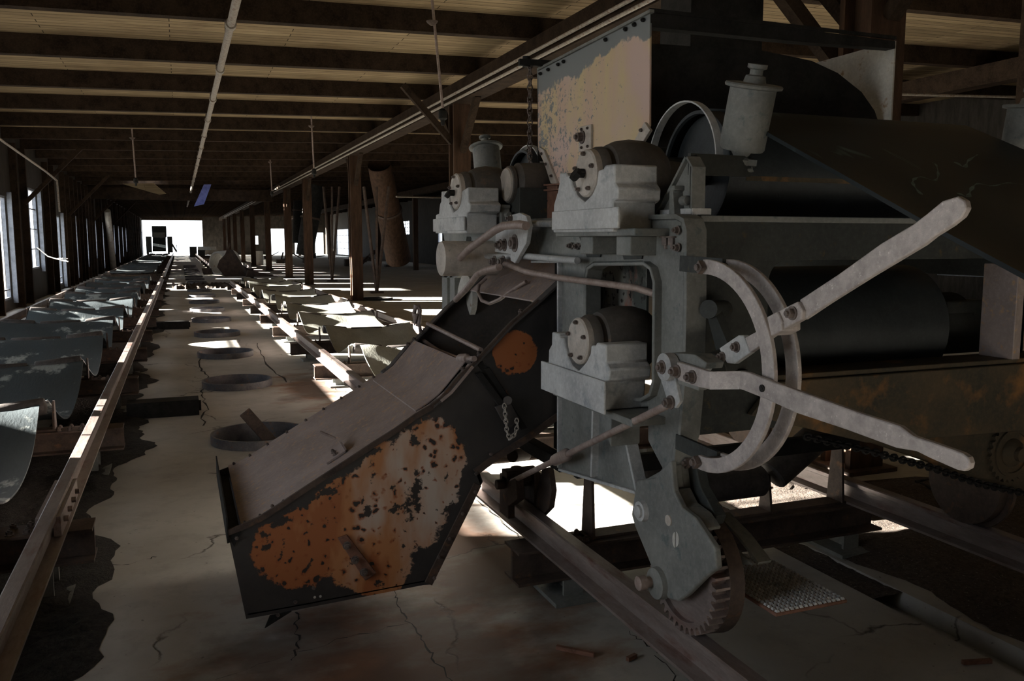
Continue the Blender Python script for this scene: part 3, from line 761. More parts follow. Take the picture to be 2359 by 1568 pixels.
stroke(zm([(1262, 1170), (1215, 1115), (1215, 1080), (1262, 1064), (1340, 1085), (1362, 1050), (1350, 992), (1328, 978)], 1640, 0, .3827), .007, .004)
stroke(zm([(1480, 1160), (1540, 1182), (1560, 1140), (1600, 1105), (1690, 1118), (1780, 1100), (1870, 1110)], 1640, 0, .3827), .010, .002)
stroke(zm([(1468, 975), (1520, 1005), (1545, 965), (1600, 930)], 1640, 0, .3827), .012, .003)
rows = []
for (y, z) in [(2.62, 1.03), (2.75, 1.02), (3.0, .98), (3.6, .80), (4.3, .61), (4.9, .50), (5.3, .47)]:
    rows.append([Vector((2.43 + (-1 + 2 * i / 12) * .58, y, z)) for i in range(13)])
tag(MB().grid(rows, .012).build('conveyor_belt', 'belt_pale'), 'belt stretch coming down under the machine to the right track', 'belt')

# ================================================================== THE TRIPPER
T = thing('belt_tripper', 'big grey and rusty rail machine with hopper, levers, bearings and orange chute', 'machine', TO)
def tr_x(pts, x): return [AX(a, c, x) for a, c in pts]
def tr_y(pts, y): return [AY(a, c, y) for a, c in pts]
def arc(cy_, cz, r, a0, a1, x, n=24): return [Vector((x, cy_ + r * math.cos(math.radians(a0 + (a1 - a0) * i / n)), cz + r * math.sin(math.radians(a0 + (a1 - a0) * i / n)))) for i in range(n + 1)]

# --- near side casting
XC = 1.50
outl = [(1222, 512), (1556, 504), (1570, 512), (1575, 530), (1575, 700), (1571, 880), (1561, 1000), (1551, 1030), (1545, 1076), (1551, 1131), (1560, 1160), (1470, 1160), (1462, 1131), (1285, 1078), (1285, 600), (1222, 600)]
h1 = [(1366, 604), (1480, 602), (1498, 615), (1507, 650), (1505, 880), (1496, 912), (1475, 925), (1345, 925), (1345, 645), (1351, 615)]
h2 = [(1432, 940), (1492, 936), (1492, 1015), (1525, 1078), (1510, 1098), (1470, 1105), (1448, 1010)]
b = MB(); b.prism(tr_x(outl, XC), (.03, 0, 0), [tr_x(h1, XC)[::-1], tr_x(h2, XC)[::-1]])
SC = b.build('side_casting', 'cast', T, bevel=.005)
b = MB()
b.strip(tr_x(outl[0:12], XC - .012), (.075, 0, 0), .016)
b.build('flange', 'cast', SC, bevel=.003)
b = MB(); hh = h1 + [h1[0]]
b.strip(tr_x(hh[::-1], XC - .03), (.07, 0, 0), .014)
b.build('flange', 'cast', SC, bevel=.004)
b = MB(); b.strip(tr_x([(1285, 1078), (1285, 602)], XC - .02), (.05, 0, 0), .012)
b.strip(tr_x([(1462, 1131), (1285, 1078)], XC - .02), (.06, 0, 0), .012)
b.strip(tr_x([(1285, 600), (1222, 600)], XC - .02), (.06, 0, 0), .01)
b.strip(tr_x([(1362, 1100), (1366, 925)], XC - .03), (.04, 0, 0), .012)
b.strip(tr_x([(1412, 950), (1440, 1030), (1462, 1131)], XC - .035), (.05, 0, 0), .012)
b.strip(tr_x([(1225, 512), (1290, 511)], XC - .04), (.06, 0, 0), -.012)
b.build('rib', 'cast_light', SC, bevel=.003)
b = MB()   # dark plates standing in for shade in gusset pockets under the upper bearing seat
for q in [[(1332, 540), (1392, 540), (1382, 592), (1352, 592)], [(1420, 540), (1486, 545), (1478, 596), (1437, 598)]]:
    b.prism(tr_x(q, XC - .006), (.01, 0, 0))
b.build('pocket_shade', 'cast_dark', SC, smooth=False)
for (a, c) in [(1562, 530), (1562, 570), (1330, 567), (1316, 566), (1345, 566)]: bolt(AX(a, c, XC - .006), (-1, 0, 0), .011, .016, SC)
for (a, c) in [(1598, 613)]: bolt(AX(a, c, XC + .055), (0, -1, 0), .02, .03, SC, n=4, wash=False)
LX = 1.452
leg = [(1466, 1105), (1510, 1100), (1527, 1078), (1545, 1060), (1551, 1131), (1570, 1169), (1601, 1193), (1621, 1224), (1646, 1262), (1650, 1309), (1621, 1332), (1582, 1371), (1563, 1385), (1539, 1379), (1520, 1348), (1508, 1325), (1489, 1278), (1462, 1212), (1454, 1185)]
b = MB(); b.prism(tr_x(leg, LX), (.024, 0, 0)); b.prism(tr_x([(1470, 1112), (1545, 1070), (1551, 1131), (1560, 1155), (1480, 1170)], LX + .02), (.045, 0, 0))
LEG = b.build('casting_leg', 'cast', T, bevel=.006)
b = MB(); b.strip(tr_x(leg[4:8], LX + .02), (.06, 0, 0), .012); b.build('flange', 'cast', LEG, bevel=.003)
# upper and lower seats
b = MB(); p = AX(1280, 536, 1.35); q = AX(1430, 536, 1.35)
b.box(1.37, 1.56, 2.42, 3.04, 1.665, 1.69); b.box(1.40, 1.54, 2.50, 2.60, 1.60, 1.665); b.box(1.40, 1.54, 2.78, 2.88, 1.60, 1.665)
b.build('bearing_seat', 'cast', SC, bevel=.004)
b = MB(); b.box(1.37, 1.56, 2.42, 3.06, 1.035, 1.06); b.prism([(1.40, 2.62, 1.04), (1.40, 2.72, 1.04), (1.40, 2.62, .92)], (.12, 0, 0))
b.build('bearing_seat', 'cast', SC, bevel=.004)

# --- bearing blocks with caps
def bearing(outline, cy_, cz, r, lab, hd=.26, dome=1.18, cut=None, x=1.35, nb=5):
    b = MB(); b.prism(tr_x(outline, x), (.165, 0, 0))
    B = b.build('bearing_block', 'cast_light', T, bevel=.006, label=lab)
    q_ = AX(cy_, cz, x); cy_, cz = q_.y, q_.z
    d = MB(); R = r * dome
    d.lathe((x + .015, cy_, cz), (1, 0, 0), [(0, r * .96), (.015, r * 1.10), (.035, r * 1.12), (.04, r * 1.06), (.055, r * 1.06), (.06, r * 1.2), (.09, r * 1.36), (.14, r * 1.46), (.20, r * 1.42), (.25, r * 1.25), (.275, r * 1.0), (.28, r * .7), (.40, r * .62)], 48)
    d.build('housing', 'housing', B)
    c = MB(); c.lathe((x - .012, cy_, cz), (1, 0, 0), [(0, r * .62), (.002, r * .66), (.002, r * .93), (.008, r), (.03, r)], 48)
    cp = c.build('cap', 'cap', B)
    for k in range(nb):
        a = 2 * math.pi * (k + .25) / nb
        bolt((x - .010, cy_ + r * .80 * math.cos(a), cz + r * .80 * math.sin(a)), (-1, 0, 0), .0085, .012, B, wash=False)
    return B
ob = zm([(165, 470), (215, 470), (225, 490), (250, 490), (262, 560), (300, 650), (360, 700), (420, 640), (455, 560), (470, 450), (510, 440), (520, 410), (598, 400), (598, 545), (625, 590), (620, 680), (585, 690), (580, 935), (115, 940), (120, 720), (150, 620), (165, 540)], 1240, 260, .2933)
B1 = bearing(ob, 1353, 399, .084, 'uppermost grey bearing block nearest the camera')
lb_ = zm([(232, 275), (283, 285), (288, 318), (320, 320), (340, 440), (380, 530), (430, 570), (490, 500), (520, 440), (527, 375), (560, 378), (568, 355), (640, 370), (640, 510), (668, 560), (660, 640), (628, 655), (615, 868), (165, 690), (170, 505), (205, 500), (208, 410), (230, 370)], 1200, 680, .306)
B2 = bearing(lb_, 1335, 785, .086, 'lower grey bearing block with worn cap')
fb = zm([(250, 525), (290, 520), (300, 560), (320, 640), (340, 680), (370, 660), (395, 600), (405, 520), (450, 492), (452, 600), (468, 620), (462, 680), (440, 690), (440, 842), (205, 840), (208, 700), (232, 690), (238, 620), (248, 600)], 940, 280, .3062)
B3 = bearing(fb, 1052, 441, .092, 'far grey bearing block at the left end')
for B, (cy_, cz) in ((B1, (AX(1353, 399, 1.35).y, 1.885)), (B3, (AX(1052, 441, 1.35).y, 1.895))):
    MB().cyl((1.31, cy_, cz), (1.335, cy_, cz), .016, n=12).cyl((1.298, cy_, cz), (1.314, cy_ , cz - .012), .024, n=6).build('grease_plug', 'black', B)
for B, yy, z0, z1 in ((B1, (2.47, 3.0), 1.69, 1.76), (B2, (2.55, 3.1), 1.055, 1.17), (B3, (4.08, 4.64), 1.70, 1.77)):
    b = MB(); b.prism([(1.345, yy[0], z0), (1.345, yy[1], z0), (1.345, yy[1], z1), (1.345, yy[0], z1)], (-.010, 0, 0))
    b.build('ledge', 'cast_light', B, bevel=.003)
# clamp screws beside the blocks
for (y, z) in ((2.44, 1.70), (2.52, 1.075), (4.05, 1.70)):
    b = MB(); b.prism([(1.52, y - .06, z), (1.52, y + .02, z), (1.52, y + .02, z + .13), (1.52, y - .01, z + .13), (1.52, y - .01, z + .115), (1.52, y, z + .11), (1.52, y - .015, z + .03), (1.52, y - .06, z + .03)], (.05, 0, 0))
    b.cyl((1.545, y - .055, z + .08), (1.545, y - .02, z + .08), .016, n=10)
    b.build('clamp', 'cast', T, bevel=.003)
for p in ((1.50, 2.44, 1.665), (1.50, 2.40, 1.665)): bolt(p, (0, 0, -1), .017, .03, T)

# --- near end cross frame, seen right of the casting
zt = 1.715
b = MB(); YF = 2.37
def qp(pts): return tr_y(pts, YF)
x0 = 1.575
xo = AY(1770, 700, YF).x; zo = AY(1790, 600, YF).z; zb_ = 1.02
ol = [(x0, zb_ - .02), (3.40, zb_ - .02), (3.40, zt), (x0, zt)]
r = .07; ho = [(xo, zb_ + .15), (xo, zo - r)] + [(xo + r - r * math.cos(math.radians(a)), zo - r + r * math.sin(math.radians(a))) for a in (15, 30, 45, 60, 75, 90)] + [(3.16 - r, zo)] + [(3.16 - r + r * math.sin(math.radians(a)), zo - r + r * math.cos(math.radians(a))) for a in (30, 60, 90)] + [(3.16, zb_ + .15)]
b.prism([(a, YF, c) for a, c in ol], (0, .03, 0), [[(a, YF, c) for a, c in ho][::-1]])
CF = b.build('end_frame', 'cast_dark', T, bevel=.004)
MB().box(x0, 3.40, YF - .02, YF + .09, zt - .004, zt + .016).build('top_flange', 'cast', CF, bevel=.003)
MB().box(xo - .02, 3.40, YF - .02, YF + .14, zb_ + .15, zb_ + .17).build('bottom_flange', 'frame_rust', CF, bevel=.003)
b = MB(); b.prism([(xo + .02, YF - .035, zb_ + .15), (3.4, YF - .035, zb_ + .15), (3.4, YF - .035, zb_ - .13), (2.3, YF - .035, zb_ - .10), (xo - .08, YF - .035, zb_ + .04)], (0, .03, 0))
b.build('rusty_beam', 'frame_rust', CF, bevel=.004)
b = MB(); pl = tr_y([(1880, 962), (1910, 948), (2420, 960), (2420, 1150), (2235, 1098), (1985, 1012)], 2.44); hl = tr_y([(2192, 912 + 8), (2225, 918), (2246, 940), (2240, 958), (2192, 950)], 2.44)
b.prism(pl, (0, .015, 0), [hl[::-1]]); b.build('chain_guard', 'frame_rust', CF, bevel=.004)
pc = AY(2332, 1042, 2.425); b = MB(); n = 26; rr = .115
pts = []
for k in range(n):
    for da, dr in ((0, 0), (.25, .012), (.5, .012), (.75, 0)):
        a = 2 * math.pi * (k + da) / n; pts.append((pc.x + (rr + dr) * math.cos(a), pc.y, pc.z + (rr + dr) * math.sin(a)))
b.prism(pts, (0, .015, 0)); b.lathe(pc, (0, -1, 0), [(0, .06), (.012, .055), (.03, .03), (.05, .03)], 24); b.lathe(pc, (0, -1, 0), [(-.004, .1), (.008, .1), (.008, .085), (0, .085)], 40, False)
b.build('sprocket', 'frame_rust', T)
def chain_mb(pts, step, r, wr, flat=False):
    b = MB(); P = [Vector(p) for p in pts]; seg = []; k = 0
    L = [(P[i + 1] - P[i]).length for i in range(len(P) - 1)]; tot = sum(L); s = 0
    while s < tot:
        q = s; i = 0
        while i < len(L) - 1 and q > L[i]: q -= L[i]; i += 1
        d = (P[i + 1] - P[i]).normalized(); c = P[i] + d * q
        sd = d.cross(Vector((0, 1, 0.1))).normalized(); nn = d.cross(sd)
        w = sd if k % 2 == 0 else nn
        loop = [c + d * (step * .72 * math.cos(t)) + w * (r * math.sin(t)) for t in [2 * math.pi * j / 10 for j in range(10)]]
        b.tube(loop, wr, 6, True); s += step; k += 1
    return b
chain_mb(tr_y([(1850, 925), (1960, 945), (2110, 957), (2250, 965), (2420, 980)], 2.41), .024, .012, .005).build('drive_chain', 'black', T)
chain_mb(tr_y([(1860, 1005), (2000, 1038), (2150, 1078), (2260, 1115), (2420, 1148)], 2.41), .024, .012, .005).build('drive_chain', 'black', T)
# right side casting, motor housing and bearing seen through the frame
b = MB(); b.box(3.18, 3.24, 2.42, 4.8, 1.5, 1.715); b.box(3.18, 3.24, 2.47, 2.55, .6, 1.5); b.box(3.18, 3.24, 3.9, 4.5, .6, 1.5); b.box(3.18, 3.24, 2.47, 4.8, .85, 1.02)
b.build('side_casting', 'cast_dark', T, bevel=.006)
for yy in (2.75, 4.4): MB().lathe((3.28, yy, .56), (1, 0, 0), [(0, .19), (.05, .19), (.05, .215), (.07, .215)], 40).build('wheel', 'rust_dark', T)
b = MB(); b.box(2.95, 3.17, 2.60, 2.85, 1.18, 1.40); b.lathe((2.9, 2.72, 1.3), (1, 0, 0), [(0, .1), (.02, .13), (.2, .13), (.27, .08)], 32)
b.build('bearing_block', 'cast_dark', T, bevel=.005, label='dark bearing block at the right end of the lower drum')
b = MB(); p = AX(2265, 640, 3.0); q = AX(2335, 790, 3.0); b.box(3.0, 3.04, q.y, p.y, 1.19, 1.56); b.build('upright_plate', 'chute_top', T, bevel=.003)
# pulleys
def pulley(y, z, r, x0, x1, lab):
    b = MB(); b.lathe((x0, y, z), (1, 0, 0), [(.012, r - .015), (0, r - .012), (0, r), (x1 - x0, r), (x1 - x0, r - .012), (x1 - x0 - .02, r - .02)], 56, False)
    b.cyl((x0 + .05, y, z), (x0 + .06, y, z), r - .012, n=48); b.cyl((x1 - .012, y, z), (x1 - .002, y, z), r - .012, n=48); b.cyl((1.50, y, z), (3.1, y, z), .05, n=24)
    return b.build('pulley', 'drum', T, label=lab)
pulley(2.72, 1.30, .25, 1.80, 2.82, 'large dark drum behind the lower opening')
pulley(2.74, 1.905, .222, 1.80, 3.0, 'upper drum under the climbing belt')
pulley(4.28, 1.915, .215, 1.72, 3.0, 'far upper drum')
for (y, z, r) in ((2.78, 1.93, .235), (4.30, 1.93, .23)):
    x = 1.76; pts = arc(y, z, r, 178, 2, x, 28); MB().strip(pts, (.03, 0, 0), .006).build('guard_hoop', 'cast_light', T)

# --- hopper
Hx, Hy0, Hy1 = 1.75, 3.0, 4.11
b = MB(); fp = [(1237, 157), (1497, 21), (1496, 290), (1455, 350), (1400, 425), (1290, 425), (1262, 395), (1240, 345)]
fpts = tr_x(fp, Hx); hb = b.prism(fpts, (.008, 0, 0)).build('hopper', 'hopper_face', T, label='tall hopper with peeling cream and pink paint')
b = MB(); b.box(Hx - .004, 3.0, Hy0 - .004, Hy0 + .004, 2.535, 2.55)
bar = tr_y([(1499, 22), (2063, 95), (2063, 112), (1865, 98), (1760, 88), (1499, 62)], Hy0); b.prism(bar, (0, .05, 0)); b.build('rim_angle', 'black', hb, smooth=False)
b = MB(); b.prism(tr_y([(1499, 100), (1760, 117), (1870, 140), (1930, 168), (1985, 212), (2015, 255), (2030, 300), (2040, 340), (1499, 340)], Hy0 + .03), (0, .008, 0)); b.build('near_plate', 'black', hb, smooth=False)
b = MB(); b.box(2.995, 3.003, Hy0, Hy1, 2.02, 2.53); b.build('side_plate', 'paper', hb, smooth=False)
b = MB(); b.box(Hx, 3.0, Hy1, Hy1 + .008, 2.0, 2.53); b.build('back_plate', 'black', hb, smooth=False)
b = MB(); b.strip(tr_x([(1237, 157), (1497, 21)], Hx - .012), (.02, 0, 0), -.012); b.build('rim_angle', 'cast', hb)
for k, u in enumerate((.03, .10, .19, .24, .62, .80, .88, .96)):
    p = AX(1240 + 255 * u, 160 - 133 * u + 14, Hx - .001); bolt(p, (-1, 0, 0), .009, .012, hb, 'black', 'rivet', wash=False)
for q in ([(1484, 281), (1497, 300), (1468, 347), (1453, 338)], [(1241, 338), (1252, 345), (1284, 425), (1268, 422)]):
    b = MB(); b.prism(tr_x(q, Hx - .014), (.014, 0, 0)); b.build('brace_strap', 'cap', hb, bevel=.002)
for (a, c) in ((1479, 300), (1465, 335), (1249, 354), (1259, 378), (1272, 405)): bolt(AX(a, c, Hx - .014), (-1, 0, 0), .008, .010, hb, wash=False)
b = MB(); b.prism(tr_x([(1335, 292), (1361, 286), (1361, 345), (1332, 350)], Hx - .012), (.012, 0, 0)); pb = b.build('bracket_plate', 'cap', hb, bevel=.002)
bolt(AX(1342, 316, Hx - .012), (-1, 0, 0), .022, .03, pb)
for (a, c) in ((1341, 298), (1355, 295), (1341, 340), (1355, 337)): bolt(AX(a, c, Hx - .012), (-1, 0, 0), .007, .008, pb, wash=False)
# funnel below the hopper and splash plate in the casting opening
b = MB(); b.prism(tr_x([(1253, 428), (1284, 424), (1284, 520), (1240, 520), (1262, 462), (1254, 450)], Hx - .02), (.3, 0, 0)); b.strip(tr_x([(1252, 428), (1300, 425)], Hx - .04), (.05, 0, 0), .008); b.strip(tr_x([(1252, 440), (1300, 437)], Hx - .04), (.05, 0, 0), .008)
b.build('funnel', 'bar_rust', T)
b = MB(); b.box(1.70, 1.71, 2.9, 3.75, 1.12, 1.62); b.build('splash_plate', 'splash', T, smooth=False)
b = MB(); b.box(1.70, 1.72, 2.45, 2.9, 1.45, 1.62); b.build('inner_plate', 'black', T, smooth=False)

# --- grease pot like edge rollers on the belt edges
def edge_roller(base, top, r, lab):
    base, top = Vector(base), Vector(top); d = (top - base).normalized(); L = (top - base).length
    b = MB(); b.lathe(base, d, [(0, r * .93), (.008, r), (L - .012, r * 1.0), (L - .008, r * 1.22), (L, r * 1.25), (L + .005, r * 1.2), (L + .008, r * .5), (L + .03, r * .42), (L + .034, r * .28), (L + .05, r * .28), (L + .055, r * .42), (L + .068, r * .42)], 44)
    R = b.build('edge_roller', 'cast', T, label=lab)
    b = MB(); b.lathe(base, -d, [(0, r * .5), (.02, r * .35), (.03, r * .5), (.055, r * .45)], 20)
    b.beam(base - d * .035 + Vector((-.06, .04, 0)), base - d * .05 + Vector((.05, -.03, 0)), .06, .02)
    b.tube([base - d * .03 + Vector((.03, -.02, 0)), base - d * .07 + Vector((.035, -.03, 0)), base - d * .075 + Vector((-.01, -.02, 0))], .012, 10)
    b.build('bracket', 'cast', R)
    return R
edge_roller(AX(1708, 345, 1.84), AX(1737, 196, 1.84), .078, 'upright grey edge roller nearest the camera')
edge_roller(AX(2345, 392, 3.2), AX(2372, 245, 3.2), .078, 'dark edge roller on the far side of the belt')
edge_roller(AX(1125, 402, 1.80), AX(1119, 338, 1.80), .085, 'small grey edge roller at the far end')
b = MB(); b.prism(tr_x([(1510, 498), (1520, 494), (1572, 375), (1582, 362), (1590, 372), (1588, 498)], 1.56), (.008, 0, 0)); b.strip(tr_x([(1512, 498), (1580, 364)], 1.545), (.05, 0, 0), .010); b.strip(tr_x([(1580, 364), (1592, 385), (1590, 495)], 1.545), (.05, 0, 0), .008)
b.build('roller_bracket', 'cast', T)
b = MB(); b.box(1.545, 1.62, 2.36, 2.56, 1.732, 1.755); b.build('bracket_foot', 'cast_light', T, bevel=.003)
bolt((1.565, 2.46, 1.755), (0, 0, 1), .012, .018, T)
b = MB(); p = AX(1588, 378, 1.56); b.beam((1.56, p.y, p.z), (1.87, p.y + .10, p.z + .01), .012, .07); b.build('roller_arm', 'cast_dark', T, smooth=False)
b = MB(); b.box(1.87, 3.2, 2.52, 2.54, 1.86, 1.92); b.build('cross_bar', 'frame_rust', T, smooth=False)

# --- gear wheel, rail wheel and step
GY, GZ, GR = 2.285, .568, .198
n = 38; pts = []
for k in range(n):
    for da, rr in ((0, GR - .024), (.22, GR - .02), (.38, GR), (.62, GR), (.78, GR - .02)):
        a = 2 * math.pi * (k + da) / n; pts.append((1.487, GY + rr * math.cos(a), GZ + rr * math.sin(a)))
hol = [(1.487, GY + .158 * math.cos(2 * math.pi * k / 48), GZ + .158 * math.sin(2 * math.pi * k / 48)) for k in range(48)]
b = MB(); b.prism(pts, (.052, 0, 0), [hol[::-1]]); b.cyl((1.505, GY, GZ), (1.525, GY, GZ), .159, n=48)
G = b.build('gear_wheel', 'rail', T, label='toothed gear wheel standing on the rail')
MB().lathe((1.476, GY, GZ), (1, 0, 0), [(0, .03), (.003, .05), (.03, .052)], 32).build('hub', 'cast', G)
MB().lathe((1.539, GY, GZ), (1, 0, 0), [(0, .15), (0, .2), (.05, .205), (.06, .19)], 48).build('tread', 'rust_dark', G)
p = AX(1522, 1335, 1.47); b = MB(); b.lathe((1.38, p.y, p.z), (1, 0, 0), [(0, .02), (.003, .024), (.03, .024), (.032, .017), (.12, .017)], 24); b.build('axle_pin', 'rod', T)
b = MB(); b.lathe((1.43, p.y - .02, p.z), (1, 0, 0), [(0, .040), (.004, .052), (.03, .056)], 36); b.build('boss', 'cast', LEG)
p = AX(1483, 1176, LX); b = MB(); b.lathe((LX - .03, p.y, p.z), (1, 0, 0), [(0, .018), (.003, .022), (.012, .022), (.012, .034), (.03, .036)], 30); b.build('boss', 'cast_light', LEG)
p = AX(1541, 1198, LX); MB().cyl((LX - .004, p.y, p.z), (LX, p.y, p.z), .018, n=20).build('plug', 'cap', LEG)
p0 = AX(1557, 1242, LX - .001)
b = MB()
for s in (-1, 1): b.prism([p0 + Vector((-.0015, s * .003 + s * .016 * math.sin(t), .026 * math.cos(t) - s * .003)) for t in [math.pi * j / 8 for j in range(9)]], (.002, 0, 0))
b.build('paint_mark', 'paper', LEG, smooth=False, label='pale oval painted mark')
b = MB(); b.box(1.66, 1.94, 2.02, 2.47, .50, .512)
S = b.build('step_plate', 'bar_rust', T, bevel=.004, label='small tread step with raised studs')
b = MB()
for i in range(15):
    for j in range(25):
        x, y = 1.672 + .0182 * i, 2.03 + .0178 * j
        b.add([(x - .0062, y - .0062, .512), (x + .0062, y - .0062, .512), (x + .0062, y + .0062, .512), (x - .0062, y + .0062, .512), (x - .003, y - .003, .5185), (x + .003, y - .003, .5185), (x + .003, y + .003, .5185), (x - .003, y + .003, .5185)],
              [(4, 5, 6, 7), (0, 1, 5, 4), (1, 2, 6, 5), (2, 3, 7, 6), (3, 0, 4, 7)])
b.build('tread_studs', 'cast_light', S, smooth=False)
b = MB(); q = tr_x([(1603, 1186), (1616, 1190), (1660, 1238), (1735, 1300), (1690, 1300), (1640, 1240)], 1.60); b.prism(q, (.01, 0, 0)); b.strip(tr_x([(1603, 1186), (1640, 1240), (1690, 1300)], 1.585), (.05, 0, 0), .01)
b.strip(tr_x([(1650, 1188), (1700, 1240), (1745, 1300)], 1.66), (.05, 0, 0), .01); b.build('step_bracket', 'cast', S)
for (a, c) in ((1650, 1197), (1682, 1240)): bolt(AX(a, c, 1.60), (-1, 0, 0), .015, .02, S)
# leg skirt behind the casting
b = MB(); b.prism(tr_x([(1552, 1062), (1600, 1062), (1612, 1120), (1650, 1190), (1640, 1215), (1572, 1165)], 1.545), (.04, 0, 0)); b.build('leg_skirt', 'cast_dark', T, bevel=.004)
bolt(AX(1590, 1066, 1.545), (-1, 0, 0), .018, .02, T, n=4, wash=False)

# --- quadrants and levers
QY, QZ = 2.095, 1.283
def quadrant(x, dy, mat):
    po = [Vector((x, QY + dy - .325 * math.cos(t), QZ + .313 * math.sin(t))) for t in [math.radians(-92 + 184 * k / 40) for k in range(41)]]
    pi_ = [Vector((x, QY + dy - .275 * math.cos(t), QZ + .270 * math.sin(t))) for t in [math.radians(92 - 184 * k / 40) for k in range(41)]]
    return MB().prism(po + pi_, (.013, 0, 0)).build('quadrant', mat, T, bevel=.002)
Q1 = quadrant(1.42, 0, 'lever'); Q2 = quadrant(1.497, 0, 'lever')
for z, y in ((QZ + .29, 2.10), (QZ - .29, 2.10)):
    bolt((1.42, y, z), (-1, 0, 0), .020, .02, Q1, n=4, wash=False)
    MB().cyl((1.43, y, z), (1.5, y, z), .012, n=10).build('spacer', 'bolt', Q1)
    MB().beam((1.49, y, z), (1.49, 2.33, z + .005), .012, .05, (0, 0, 1)).build('mount', 'cast_dark', Q1, smooth=False)
L1 = MB().prism(tr_x(zm([(680, 757), (720, 762), (900, 830), (1150, 920), (1400, 1010), (1620, 1080), (1700, 1140), (1850, 1190), (1990, 1240), (2025, 1265), (2038, 1300), (2030, 1332), (2000, 1348), (1960, 1340), (1800, 1270), (1720, 1230), (1600, 1210), (1300, 1100), (1000, 1000), (850, 930), (700, 870), (672, 862)], 1440, 560, .3896), 1.392), (.016, 0, 0)).build('lever', 'lever', T, bevel=.003, label='lower hand lever slanting down to the right')
p1 = tr_x(zm([(500, 760), (500, 865)], 1440, 560, .3896), 1.352); p2 = tr_x(zm([(683, 757), (675, 863)], 1440, 560, .3896), 1.392)
b = MB(); d = Vector((.016, 0, 0)); b.add([p1[0], p2[0], p2[1], p1[1], p1[0] + d, p2[0] + d, p2[1] + d, p1[1] + d], [(0, 3, 2, 1), (4, 5, 6, 7), (0, 1, 5, 4), (1, 2, 6, 5), (2, 3, 7, 6), (3, 0, 4, 7)]); b.build('joggle', 'lever', L1)
b = MB(); b.prism(tr_x(zm([(305, 700), (450, 745), (502, 760), (502, 865), (430, 850), (310, 810)], 1440, 560, .3896), 1.352), (.016, 0, 0)); b.build('lever_foot', 'lever', L1, bevel=.003)
for a in ((308, 757), (400, 790)):
    q = zm([a], 1440, 560, .3896)[0]; bolt(AX(q[0], q[1], 1.352), (-1, 0, 0), .015, .02, L1)
bolt(AX(1757, 894, 1.392), (-1, 0, 0), .010, .004, L1, 'black', 'pin_hole_shade', 12, False)  # raised black disc puts the dark of a hole into colour
hp = AX(1532, 845, 1.345)
b = MB(); b.lathe((1.335, hp.y, hp.z), (1, 0, 0), [(0, .022), (.002, .036), (.005, .042), (.035, .042)], 36); b.cyl((1.37, hp.y, hp.z), (1.6, hp.y, hp.z), .022, n=20)
HB = b.build('pivot_hub', 'cast_light', T)
bolt((1.335, hp.y, hp.z), (-1, 0, 0), .016, .014, HB)
b = MB(); b.prism(tr_x([(1518, 862), (1552, 858), (1566, 925), (1556, 940), (1540, 932)], 1.362), (.012, 0, 0)); b.build('crank_arm', 'cast_light', HB, bevel=.002)
b = MB(); b.prism(tr_x([(1545, 812), (1600, 816), (1628, 836), (1624, 850), (1560, 830)], 1.375), (.06, 0, 0)); b.prism(tr_x([(1560, 868), (1610, 888), (1608, 900), (1562, 884)], 1.362), (.03, 0, 0)); b.build('lever_socket', 'cast', HB, bevel=.003)
# upper lever
L2 = MB().prism(tr_x([(1842, 690), (1930, 632), (2030, 560), (2105, 515), (2135, 492), (2170, 463), (2205, 452), (2222, 462), (2226, 480), (2215, 500), (2190, 520), (2150, 545), (2125, 565), (2000, 640), (1905, 700), (1850, 737)], 1.40), (.016, 0, 0)).build('lever', 'lever', T, bevel=.003, label='upper hand lever rising to the right')
b = MB(); b.prism(tr_x([(1766, 730), (1790, 717), (1837, 694), (1848, 716), (1845, 736), (1802, 760), (1776, 774)], 1.388), (.02, 0, 0)); b.prism(tr_x([(1766, 730), (1790, 717), (1800, 740), (1800, 762), (1776, 774)], 1.380), (.06, 0, 0)); b.build('lever_clamp', 'lever', L2, bevel=.003)
bolt(AX(1826, 721, 1.388), (-1, 0, 0), .013, .016, L2)
b = MB(); b.prism(tr_x([(1716, 778), (1752, 758), (1790, 740), (1796, 762), (1756, 792), (1728, 812)], 1.442), (.016, 0, 0)); b.build('lever_neck', 'lever', L2, bevel=.002)
b = MB(); b.prism(tr_x([(1656, 802), (1700, 772), (1712, 772), (1727, 812), (1690, 838), (1674, 836)], 1.45), (.02, 0, 0)); pl_ = b.build('lever_foot', 'cast_light', L2, bevel=.003)
for (a, c) in ((1697, 799), (1664, 822)): bolt(AX(a, c, 1.45), (-1, 0, 0), .012, .014, pl_)
b = MB(); b.cyl(AX(1640, 850, 1.5), AX(1690, 830, 1.62), .05, n=20); b.box(1.5, 1.62, 2.14, 2.36, 1.215, 1.255); b.build('lever_shelf', 'cast_dark', T, bevel=.003)
b = MB(); b.prism(tr_x([(1625, 710), (1640, 705), (1680, 800), (1650, 808)], 1.57), (.03, 0, 0)); b.cyl(AX(1632, 712, 1.55), AX(1668, 712, 1.66), .03, n=16); b.build('inner_link', 'cast_dark', T)

